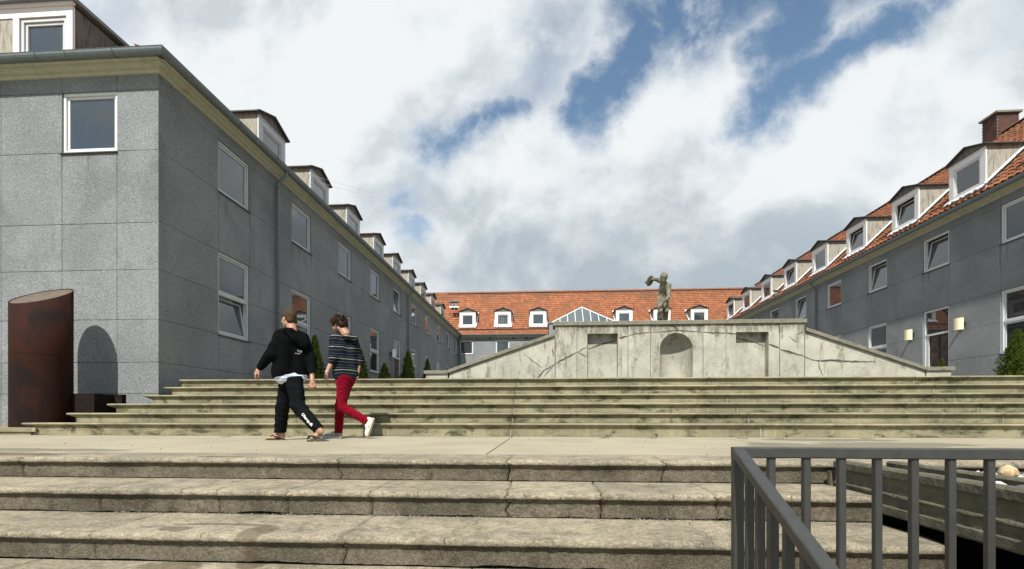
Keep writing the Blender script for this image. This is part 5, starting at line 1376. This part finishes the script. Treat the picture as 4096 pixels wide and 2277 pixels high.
def hairmesh(curly):
    if not curly:
        return blob([('e', (-.014, 0, .036), (.104, .083, .095), None, .01), ('c', (-.06, .03, -.03), (-.055, -.03, -.03), .045, .045, .02)], .004, [plane((.080, 0, .070), (.80, 0, -.60)), plane((-.05, 0, -.075), (-.3, 0, -1)), plane((.093, 0, 0), (1, 0, 0))], lambda X, Y, Z: .0012*np.sin(X*900+Y*700)*np.sin(Z*800))
    rg = np.random.default_rng(12); P = [('e', (-.020, 0, .040), (.112, .092, .100), None, .01), ('c', (-.07, .035, -.03), (-.07, -.035, -.03), .05, .05, .02)]
    for i in range(230):
        th = math.acos(rg.uniform(-.55, 1)); ph = rg.uniform(0, 6.283); d = np.array([math.sin(th)*math.cos(ph), math.sin(th)*math.sin(ph), math.cos(th)])
        c = np.array([-.022, 0, .038])+d*np.array([.113, .094, .103]); 
        if c[0]-.075 > (c[2]-.07)*1.0: continue
        t = rg.normal(size=3)*.011; P.append(('c', tuple(c-t), tuple(c+t+np.array([0, 0, -.006])), rg.uniform(.006, .011), .006, .004))
    return blob(P, .0038, [plane((.092, 0, .055), (.86, 0, -.52)), plane((-.05, 0, -.095), (-.35, 0, -1))])
def handmesh(curl, side):
    """x = fingers, z = back of hand, thumb on +y*side"""
    P = [('e', (.046, 0, 0), (.050, .040, .0145), None, .008), ('c', (-.02, 0, 0), (.02, 0, 0), .025, .024, .02)]
    for i, (y, L) in enumerate(((.029, .072), (.010, .080), (-.010, .075), (-.028, .058))):
        b = np.array([.085-.005*abs(i-1), y*side, 0]); a = curl[0]*(1+.08*i)
        d = np.array([math.cos(a), .10*(y/.03)*side, -math.sin(a)]); p1 = b+d*L*.45; a += curl[1]
        d = np.array([math.cos(a), .03*(y/.03)*side, -math.sin(a)]); p2 = p1+d*L*.32; a += curl[1]*.8
        d = np.array([math.cos(a), 0, -math.sin(a)]); p3 = p2+d*L*.25
        P += [('c', tuple(b-np.array([.03, 0, 0])), tuple(b), .009, .0092, .006), ('c', tuple(b), tuple(p1), .0092, .0083, .003), ('c', tuple(p1), tuple(p2), .0083, .0075, .003), ('c', tuple(p2), tuple(p3), .0075, .0065, .003)]
    t0 = np.array([.02, .024*side, -.006]); t1 = np.array([.052, .050*side, -.020]); t2 = np.array([.078, .052*side, -.034]); t3 = np.array([.096, .046*side, -.042])
    P += [('c', tuple(t0), tuple(t1), .014, .0115, .008), ('c', tuple(t1), tuple(t2), .0108, .0092, .003), ('c', tuple(t2), tuple(t3), .0092, .0075, .003)]
    return blob(P, .003, pad=.015)
def footmesh(side):
    P = [('e', (-.010, 0, .035), (.038, .030, .036), None, .015), ('c', (.0, 0, .075), (.085, 0, .034), .030, .026, .03), ('c', (.06, .008*side, .026), (.14, .012*side, .016), .030, .018, .02), ('c', (.08, -.02*side, .02), (.13, -.030*side, .015), .022, .014, .02), ('c', (-.005, 0, .07), (-.012, 0, .17), .034, .036, .03)]
    for i, (y, L, r) in enumerate(((.026, .050, .0125), (.008, .046, .009), (-.006, .038, .0085), (-.019, .030, .008), (-.031, .022, .0075))):
        P.append(('c', (.135-.006*i, y*side, .014), (.135-.006*i+L, y*side*1.05, .011), r, r*.9, .004))
    return blob(P, .0035, pad=.015)
def T(J, *k): return [np.array(J[q], float) for q in k]

# ---- the man in the black hoodie
J1 = {'head':(-3.378,6.120,1.607),'neck':(-3.348,6.150,1.488),'sL':(-3.447,6.055,1.385),'sR':(-3.240,6.245,1.372),'eL':(-3.525,5.980,1.129),'wL':(-3.719,6.030,0.956),'eR':(-3.118,6.225,1.085),'wR':(-3.047,6.120,0.800),
 'pel':(-3.365,6.165,0.885),'hipL':(-3.318,6.145,0.861),'hipR':(-3.418,6.215,0.871),'kR':(-3.535,6.27,0.464),'aR':(-3.630,6.372,0.085),'kL':(-3.231,6.1,0.462),'aL':(-2.915,6.045,0.138)}
p1 = thing('person', 'young man with short hair in black hoodie, black sweatpants and flip-flops striding left', 'person', (-3.37, 6.18, 0))
sL, sR, nk, pel, hL_, hR_, kL, kR, aL, aR, eL_, wL, eR_, wR = T(J1, 'sL', 'sR', 'neck', 'pel', 'hipL', 'hipR', 'kL', 'kR', 'aL', 'aR', 'eL', 'wL', 'eR', 'wR')
sh = (sR-sL); sh /= np.linalg.norm(sh); ch = (sL+sR)/2
def torso(ch, pel, sh, r_ch, off_ch, r_w, off_w, k=.05):
    return [('c', tuple(ch-sh*off_ch+np.array([0, 0, -.09])), tuple(pel-sh*off_w), r_ch, r_w, k), ('c', tuple(ch+sh*off_ch+np.array([0, 0, -.09])), tuple(pel+sh*off_w), r_ch, r_w, k), ('c', tuple(ch-sh*.11), tuple(ch+sh*.11), .062, .062, k)]
def bodymesh(J, extra=()):
    q = {k: np.array(v) for k, v in J.items()}; ch = (q['sL']+q['sR'])/2; s = q['sR']-q['sL']; s /= np.linalg.norm(s)
    P = torso(ch, q['pel']+np.array([0, 0, .06]), s, .080, .045, .062, .03)+[('c', tuple(q['hipL']), tuple(q['hipR']), .06, .06, .03)]
    P += [('c', tuple(q['neck']+np.array([0, 0, .03])), tuple(ch), .055, .07, .03)]
    for a in 'LR':
        P += [('c', tuple(q['s'+a]), tuple(q['e'+a]), .045, .038, .02), ('c', tuple(q['e'+a]), tuple(q['w'+a]), .040, .026, .015), ('c', tuple(q['hip'+a]), tuple(q['k'+a]), .068, .052, .03), ('c', tuple(q['k'+a]), tuple(q['k'+a]*.6+q['a'+a]*.4), .052, .052, .02), ('c', tuple(q['k'+a]*.6+q['a'+a]*.4), tuple(q['a'+a]), .050, .034, .02)]
    return blob(P+list(extra), .010)
B1 = bodymesh(J1)
Rh = frame((-.90, .42, -.10), (0, 0, 1)); hc = np.array(J1['head'])+np.array([.012, 0, .0])
H1 = xf(HEAD, Rh, hc)
def hand_at(w, dirv, up, curl, side, s=1.0): Rm = frame(dirv, up); return xf(handmesh(curl, side), Rm, np.array(w)+Rm[:, 0]*.012, s)
handL = hand_at(wL, (-.55, .0, -.83), (-.55, -.75, .35), (.45, .55), 1)
handR = hand_at(wR, (.12, -.10, -1.0), (.25, -.9, .1), (.85, .95), -1, .95)
RfR = frame((-.95, -.20, .0), (0, 0, 1)); RfL = frame((-.80, -.02, -.60), (-.60, 0, .80))
fR = xf(footmesh(-1), RfR, aR+np.array([.02, 0, -.068])); fL = xf(footmesh(1), RfL, aL+np.array([.030, 0, -.045]))
part('body', join(B1, H1, handL, handR, fR, fL), 'skin', p1)
part('hair', xf(hairmesh(False), Rh, hc), 'hair_short', p1)
# hoodie
P = torso(ch, pel, sh, .118, .085, .128, .105, .06)
P += [('c', tuple(sL), tuple(eL_), .078, .070, .045), ('c', tuple(eL_), tuple(wL+(eL_-wL)*.12), .072, .050, .03), ('c', tuple(sR), tuple(eR_), .078, .070, .045), ('c', tuple(eR_), tuple(wR+(eR_-wR)*.10), .070, .050, .03),
      ('c', tuple(wL+(eL_-wL)*.17), tuple(wL+(eL_-wL)*.05), .043, .041, .01), ('c', tuple(wR+(eR_-wR)*.15), tuple(wR+(eR_-wR)*.03), .043, .041, .01),
      ('c', tuple(pel-sh*.115+np.array([0, 0, .03])), tuple(pel+sh*.115+np.array([0, 0, .0])), .118, .118, .04)]
hem = pel+np.array([0, 0, .0]); nape = nk+np.array([.02, .0, -.045])
bk = np.array([-sh[1], sh[0], 0.]); bk = bk if bk[1] < 0 else -bk         # towards the back of the jacket, facing the viewer
P += [('c', tuple(sL+np.array([.03, 0, .03])), tuple(nk+np.array([.0, .0, -.03])), .055, .065, .04), ('c', tuple(sR+np.array([-.02, 0, .02])), tuple(nk+np.array([.02, .0, -.03])), .055, .06, .04)]
part('hoodie', blob(P, .0075, [plane(hem-np.array([0, 0, .030]), (.16, 0, -1))], folds(.006, 34, (0, 0, -.4), 1)), 'black_fleece', p1)
# hood hanging down the back: a soft pouch with a folded rim
P = [('c', tuple(nape+bk*.08-sh*.11+np.array([0, 0, .0])), tuple(nape+bk*.13+sh*.08+np.array([0, 0, -.17])), .030, .050, .04), ('c', tuple(nape+bk*.08+sh*.12+np.array([0, 0, -.05])), tuple(nape+bk*.13+sh*.10+np.array([0, 0, -.17])), .035, .050, .04),
     ('c', tuple(nape-bk*.01-sh*.15+np.array([0, 0, -.01])), tuple(nape+bk*.09-sh*.04+np.array([0, 0, .0])), .030, .036, .03), ('c', tuple(nape+bk*.09-sh*.04), tuple(nape+bk*.08+sh*.16+np.array([0, 0, -.10])), .034, .036, .03),
     ('c', tuple(nape+bk*.12-sh*.02+np.array([0, 0, -.10])), tuple(nape+bk*.13+sh*.13+np.array([0, 0, -.15])), .045, .040, .03)]
part('hood', blob(P, .006, [], folds(.005, 50, (0, 0, 0), 4)), 'black_fleece', p1)
# shirt hem
P = [('c', tuple(pel-sh*.08+np.array([0, 0, -.02])), tuple(pel+sh*.08+np.array([0, 0, -.03])), .126, .126, .03)]
part('shirt', blob(P, .007, [plane(pel+np.array([0, 0, -.11]), (.22, 0, -1)), plane(pel+np.array([0, 0, .03]), (0, 0, 1))]), 'shirt_hem', p1)
# sweatpants
P = [('c', tuple(pel-sh*.055+np.array([0, 0, -.02])), tuple(pel+sh*.055+np.array([0, 0, -.02])), .105, .105, .04), ('c', tuple(hL_), tuple(kL), .112, .092, .05), ('c', tuple(kL), tuple(aL), .090, .070, .03), ('c', tuple(hR_), tuple(kR), .108, .086, .05), ('c', tuple(kR), tuple(aR+np.array([0, 0, .02])), .086, .076, .03)]
part('sweatpants', blob(P, .0075, [plane(pel+np.array([0, 0, -.0]), (0, 0, 1)), ], folds(.006, 40, (.4, 0, 0), 2)), 'black_pants', p1) if 0 else None
cutL = plane(aL+(kL-aL)*.06, tuple(aL-kL)); cutR = plane(aR+np.array([0, 0, .015]), (0, 0, -1))
VA = blob([P[0], P[1], P[2]], .0075, [plane(pel+np.array([0, 0, -.055]), (-.20, 0, 1)), cutL], folds(.006, 40, (.4, 0, 0), 2))
VB = blob([P[0], P[3], P[4]], .0075, [plane(pel+np.array([0, 0, -.055]), (-.20, 0, 1)), cutR], folds(.006, 42, (.2, 0, .3), 3))
part('sweatpants', join(VA, VB), 'black_pants', p1)
def flipflop(foot_R, origin, side, name='flip_flop'):
    """sole slab, trim line and V strap in foot coordinates"""
    out = [(-.055, .0), (-.045, .030), (-.01, .036), (.05, .032), (.11, .046), (.17, .044), (.205, .022), (.21, .0), (.20, -.025), (.16, -.042), (.10, -.042), (.04, -.034), (-.01, -.036), (-.045, -.028)]
    g = MB(); g.prism([(x, y*side) for x, y in out], 'z', -.022, -.004)
    me = fixn(g.mesh(name, 'rubber_black')); o = link(name, me, p1); M = Matrix([list(r) for r in foot_R]).to_4x4(); M.translation = Vector(origin)-p1.location; o.matrix_local = M
    g = MB(); g.prism([(x*1.012, y*side*1.03) for x, y in out], 'z', -.0175, -.0135); link('trim', fixn(g.mesh('trim', 'lime_trim')), o)
    g = MB(); top_ = (.145, .012*side, .030)
    g.tube([(.155, .012*side, -.005), (.150, .012*side, .024)], .006, 6)
    for sg in (1, -1):
        g.tube([top_, (.11, sg*.030, .050-.006), (.06, sg*.043, .030), (.028, sg*.040, -.005)], .008, 6, .010)
    link('strap', g.mesh('strap', 'rubber_black', True), o)
flipflop(RfR, aR+np.array([.02, 0, -.068+.004]), -1); flipflop(frame((-.86, -.02, -.42), (-.42, 0, .86)), aL+np.array([-.010, -.003, -.062]), 1)
def lettering(txt, size, Rm, origin, mat, parent, shear=0.0, name='lettering'):
    cu = bpy.data.curves.new('txt', 'FONT'); cu.body = txt; cu.size = size; cu.extrude = .0008; cu.align_x = 'CENTER'; cu.align_y = 'CENTER'; cu.offset = size*.012; cu.shear = shear
    tmp = bpy.data.objects.new('tmp', cu); COL.objects.link(tmp); dg = bpy.context.evaluated_depsgraph_get(); me = bpy.data.meshes.new_from_object(tmp.evaluated_get(dg))
    bpy.data.objects.remove(tmp); me.materials.clear(); me.materials.append(MATS[mat])
    o = link(name, me, parent); M = Matrix([list(r) for r in Rm]).to_4x4(); M.translation = Vector(origin)-parent.location; o.matrix_local = M; return o
def drape(o, VF, nrm, lift=.0025):
    """lay a flat print onto the cloth under it, moving each vertex along -nrm to the surface"""
    from mathutils.bvhtree import BVHTree
    bv = BVHTree.FromPolygons([tuple(v) for v in VF[0]], [tuple(int(i) for i in f) for f in VF[1]])
    M = o.matrix_local.copy(); M.translation = M.translation+o.parent.location; Mi = M.inverted(); n = Vector(nrm).normalized()
    for v in o.data.vertices:
        w_ = M @ v.co; d0 = (v.co.z-.0)
        hit = bv.ray_cast(w_+n*.3, -n, .8)
        if hit[0] is not None: v.co = Mi @ (hit[0]+n*(lift+d0))
    o.data.update()
sdv = (aL-kL)/np.linalg.norm(aL-kL); xax = Vector(sdv); zax = Vector((-.10, -1.0, .12)); zax = (zax-xax*zax.dot(xax)).normalized(); yax = zax.cross(xax)
Rm = np.array([xax, yax, zax]).T
lo = lettering('Ollerup.dk', .050, Rm, kL+(aL-kL)*.60+np.array(zax)*.1+np.array(yax)*.012, 'white_print', p1); drape(lo, VA, zax)
# print on the back below the hood
xb = Vector(sh).normalized(); zb = Vector(bk).normalized(); yb_ = zb.cross(xb)
HD = blob(torso(ch, pel, sh, .118, .085, .128, .105, .06), .01, [], folds(.006, 34, (0, 0, -.4), 1))
for t_, s_, dz_, dx_ in (('TLB', .036, -.205, .045), ('IIIIIIIIIIIIIIIII', .016, -.238, .02)):
    o_ = lettering(t_, s_, np.array([xb, yb_, zb]).T, ch+np.array([0, 0, dz_])+sh*dx_+bk*.2, 'grey_print', p1); drape(o_, HD, zb, .004)
g = MB(); g.add([(0, 0, 0), (.022, 0, 0), (.022, 0, .0), (.011, 0, .024)], [(0, 1, 3)])
o_ = link('emblem', g.mesh('emblem', 'grey_print'), p1); o_.location = Vector((-3.40, 5.985, .795))-p1.location
simple('cloth_seam', (.03, .03, .03))

# ---- the man in the striped sweater
J2 = {'head':(-2.989,6.800,1.656),'neck':(-2.945,6.845,1.550),'sL':(-3.036,6.745,1.440),'sR':(-2.822,6.955,1.435),'eL':(-3.014,6.680,1.156),'wL':(-3.088,6.620,0.940),'eR':(-2.756,6.985,1.19),'wR':(-2.762,6.930,0.962),
 'pel':(-2.905,6.850,0.90),'hipL':(-2.925,6.790,0.905),'hipR':(-2.885,6.905,0.905),'kR':(-3.038,6.95,0.47),'aR':(-3.075,6.985,0.085),'kL':(-2.936,6.78,0.459),'aL':(-2.545,6.8,0.245)}
p2 = thing('person', 'bearded curly-haired man in striped navy sweater and red trousers walking behind the other', 'person', (-2.95, 6.85, 0))
B2 = bodymesh(J2); Rh = frame((-.90, .25, -.38), (-.30, 0, 1)); hc = np.array(J2['head'])
H2 = xf(HEAD, Rh, hc)
sL, sR, nk, pel, hL_, hR_, kL, kR, aL, aR, eL_, wL, eR_, wR = T(J2, 'sL', 'sR', 'neck', 'pel', 'hipL', 'hipR', 'kL', 'kR', 'aL', 'aR', 'eL', 'wL', 'eR', 'wR')
sh = (sR-sL); sh /= np.linalg.norm(sh); ch = (sL+sR)/2; bk = np.array([-sh[1], sh[0], 0.]); bk = bk if bk[1] < 0 else -bk
part('body', join(B2, H2, hand_at(wL, (-.20, -.02, -1.0), (-.9, -.45, .1), (.30, .40), 1), hand_at(wR, (-.15, 0, -1.0), (.6, .7, .1), (.45, .55), -1)), 'skin', p2)
part('hair', xf(hairmesh(True), Rh, hc), 'hair_curly', p2)
BP = [('e', (.030, 0, -.030), (.065, .063, .085), None, .03), ('c', (-.005, .045, -.055), (.062, .016, -.096), .031, .024, .02), ('c', (-.005, -.045, -.055), (.062, -.016, -.096), .031, .024, .02), ('c', (.074, 0, -.098), (.072, 0, -.094), .022, .020, .015)]
part('beard', xf(blob(BP, .004, [plane((.03, 0, -.040), (-.25, 0, 1)), plane((-.002, 0, 0), (-1, 0, 0)), plane((.082, 0, 0), (1, 0, 0))]), Rh, hc), 'beard', p2)
P = torso(ch, pel, sh, .108, .075, .112, .070, .06)+[('c', tuple(sL), tuple(eL_), .068, .062, .04), ('c', tuple(eL_+np.array([0, 0, .02])), tuple(eL_+(wL-eL_)*.22), .064, .052, .03), ('c', tuple(sR), tuple(eR_), .066, .060, .04), ('c', tuple(eR_), tuple(eR_+(wR-eR_)*.30), .060, .050, .03),
   ('c', tuple(sL+np.array([.03, 0, .02])), tuple(nk+np.array([0, 0, -.04])), .05, .056, .04), ('c', tuple(sR+np.array([-.02, 0, .02])), tuple(nk+np.array([0, 0, -.04])), .05, .056, .04), ('c', tuple(pel-sh*.075+np.array([0, 0, .02])), tuple(pel+sh*.075+np.array([0, 0, .02])), .104, .104, .03)]
part('sweater', blob(P, .0075, [plane(pel+np.array([0, 0, -.02]), (0.02, 0, -1))], folds(.005, 36, (0, 0, -.5), 6)), 'striped_knit', p2)
nape = nk+np.array([.02, 0, -.03])
P = [('c', tuple(nape-bk*.02-sh*.05+np.array([0, 0, .03])), tuple(nape+bk*.06+sh*.01), .032, .045, .03), ('c', tuple(nape+bk*.06+sh*.01), tuple(nape+bk*.11+sh*.10+np.array([0, 0, -.09])), .045, .045, .03), ('c', tuple(nape+bk*.10-sh*.02+np.array([0, 0, -.05])), tuple(nape+bk*.11+sh*.12+np.array([0, 0, -.06])), .038, .038, .03)]
part('hood', blob(P, .006, [], folds(.004, 55, (0, 0, 0), 4)), 'striped_knit', p2)
P = [('c', tuple(pel-sh*.045+np.array([0, 0, -.02])), tuple(pel+sh*.045+np.array([0, 0, -.02])), .098, .098, .04), ('c', tuple(hL_), tuple(kL), .098, .072, .05), ('c', tuple(kL), tuple(aL), .070, .053, .03), ('c', tuple(hR_), tuple(kR), .098, .072, .05), ('c', tuple(kR), tuple(aR), .068, .058, .03)]
cut = plane(pel+np.array([0, 0, .02]), (0, 0, 1))
VA = blob([P[0], P[1], P[2]], .007, [cut, plane(aL+(kL-aL)*.03, tuple(aL-kL))], folds(.0055, 60, (.5, 0, .3), 7)); VB = blob([P[0], P[3], P[4]], .007, [cut, plane(aR+np.array([0, 0, -.01]), (0, 0, -1))], folds(.0055, 60, (.2, 0, .8), 8))
part('trousers', join(VA, VB), 'red_denim', p2)
def shoe(Rm, o, mat, side, emblem=False):
    up_ = blob([('c', (-.03, 0, .035), (.04, 0, .040), .034, .036, .03), ('c', (.04, 0, .035), (.15, .004*side, .022), .036, .030, .03), ('c', (.15, .004*side, .022), (.19, .0, .018), .030, .022, .02), ('c', (-.03, 0, .04), (-.03, 0, .085), .034, .036, .02), ('c', (-.02, 0, .07), (.07, 0, .058), .030, .024, .02)], .004, [plane((0, 0, .002), (0, 0, -1)), plane((-.03, 0, .105), (.2, 0, 1))])
    s = part('shoe', xf(up_, Rm, o), mat, p2)
    out = [(-.075, 0), (-.06, .032), (0, .036), (.06, .036), (.13, .046), (.19, .036), (.22, .010), (.22, -.012), (.19, -.036), (.13, -.044), (.06, -.036), (0, -.036), (-.06, -.032)]
    g = MB(); g.prism([(x, y*side) for x, y in out], 'z', -.014, .012); q = link('sole', fixn(g.mesh('sole', 'shoe_sole')), s); M = Matrix([list(r) for r in Rm]).to_4x4(); M.translation = Vector(o)-p2.location; q.matrix_local = M
    if emblem:
        g = MB(); g.tube([(.065+.024*math.cos(a*.5), .0385, .034+.022*math.sin(a*.5)) for a in range(1, 12)], .0025, 5); q = link('emblem', g.mesh('emblem', 'rubber_black', True), s); q.matrix_local = M
shoe(frame((-.98, -.15, 0), (0, 0, 1)), aR+np.array([-.015, -.0, -.069]), 'shoe_grey', -1)
shoe(frame((-.30, -.08, -.95), (-.95, 0, .30)), aL+np.array([.050, -.0, -.015]), 'shoe_white', 1, True)
g = MB(); d = (wL-eL_)/np.linalg.norm(wL-eL_); c0 = wL-d*.02
g.tube([tuple(c0-d*.010), tuple(c0+d*.010)], .031, 14); wlink('watch', g.mesh('watch', 'steel'), p2)

# ------------------------------------------------------------------ stone athlete on the wall
ST = {'head':(3.060,12.56,3.865),'neck':(3.10,12.70,3.80),'sR':(3.000,12.86,3.900),'sL':(3.206,12.66,3.69),'chest':(3.105,12.76,3.66),'waist':(3.10,12.86,3.50),'hR':(3.035,12.86,3.37),'hL':(3.185,12.90,3.36),'eR':(2.910,12.95,3.945),'wR':(2.800,13.0,3.955),'eL':(3.186,12.60,3.37),'wL':(3.003,12.55,3.20),'kR':(2.985,12.62,3.04),'aR':(3.02,12.86,2.66),'kL':(3.176,12.75,3.05),'aL':(3.21,13.05,2.68)}
q = {k: np.array(v) for k, v in ST.items()}
stt = thing('statue', 'weathered grey stone statue of a bending athlete swinging a round disc above the middle niche', 'statue', (3.1, 12.85, 2.50))
P = [('c', tuple(q['sR']), tuple(q['sL']), .062, .070, .05), ('e', tuple(q['chest']), (.118, .098, .13), None, .05), ('c', tuple(q['chest']), tuple(q['waist']), .105, .092, .05), ('c', tuple(q['waist']), tuple((q['hR']+q['hL'])/2), .094, .10, .05), ('c', tuple(q['neck']), tuple(q['head']), .055, .05, .03),
     ('c', tuple(q['hR']), tuple(q['kR']), .088, .058, .04), ('c', tuple(q['kR']), tuple(q['kR']*.6+q['aR']*.4), .056, .056, .02), ('c', tuple(q['kR']*.6+q['aR']*.4), tuple(q['aR']), .052, .036, .02), ('c', tuple(q['hL']), tuple(q['kL']), .088, .058, .04), ('c', tuple(q['kL']), tuple(q['kL']*.6+q['aL']*.4), .056, .056, .02), ('c', tuple(q['kL']*.6+q['aL']*.4), tuple(q['aL']), .052, .036, .02),
     ('c', tuple(q['sR']), tuple(q['eR']), .052, .042, .03), ('c', tuple(q['eR']), tuple(q['wR']), .042, .028, .02), ('c', tuple(q['sL']), tuple(q['eL']), .064, .046, .03), ('c', tuple(q['eL']), tuple(q['wL']), .046, .030, .02),
     ('c', tuple(q['aR']+np.array([0, 0, -.06])), tuple(q['aR']+np.array([-.08, -.14, -.08])), .035, .025, .03), ('c', tuple(q['aL']+np.array([0, 0, -.06])), tuple(q['aL']+np.array([.02, -.14, -.09])), .035, .025, .03), ('c', tuple(q['aL']+np.array([0.02, .1, -.13])), tuple(q['waist']+np.array([.03, .12, -.35])), .09, .07, .03)]
RhS = frame((-.15, -.80, -.72), (0, -.5, .8)); hcS = q['head']+np.array([0, -.0, .0])
hb = blob([('e', (-.018, 0, .036), (.106, .088, .098), None, .01), ('c', (-.06, .03, -.03), (-.055, -.03, -.03), .05, .05, .02)], .005, [plane((.083, 0, .068), (.80, 0, -.60))], lambda X, Y, Z: .005*np.sin(X*190+2*np.sin(Y*90))*np.sin(Y*170+Z*60))
hL3 = xf(handmesh((.35, .3), 1), frame((-.75, -.1, -.65), (0, -1, .2)), q['wL'])
hR3 = xf(handmesh((.2, .5), 1), frame((-.9, .1, -.35), (0, -.6, .8)), q['wR'])
body = blob(P, .008, [], folds(.0018, 60, (0, 0, 0), 2))
part('figure', join(body, xf(HEAD, RhS, hcS, 1.04), xf(hb, RhS, hcS, 1.05), hL3, hR3), 'statue_stone', stt)
V = []; n = 28; dc = np.array([2.800, 12.98, 3.915]); nrm = Vector((.60, -.62, -.42)).normalized(); ua = nrm.cross(Vector((0, 0, 1))).normalized(); ub = nrm.cross(ua)
for rr, off in ((.0, .018), (.12, .016), (.145, .0), (.12, -.016), (.0, -.018)):
    for k in range(n): a = 2*math.pi*k/n; V.append(tuple(Vector(dc)+ua*rr*math.cos(a)+ub*rr*math.sin(a)+nrm*off))
F = [(i*n+k, i*n+(k+1) % n, (i+1)*n+(k+1) % n, (i+1)*n+k) for i in range(4) for k in range(n)]
g = MB(); g.add(V, F); wlink('disc', g.mesh('disc', 'statue_stone'), stt)
g = MB(); g.box(2.80, 3.45, 12.60, 13.25, 2.502, 2.56); wlink('plinth', g.mesh('plinth', 'statue_stone'), stt)
#PEND
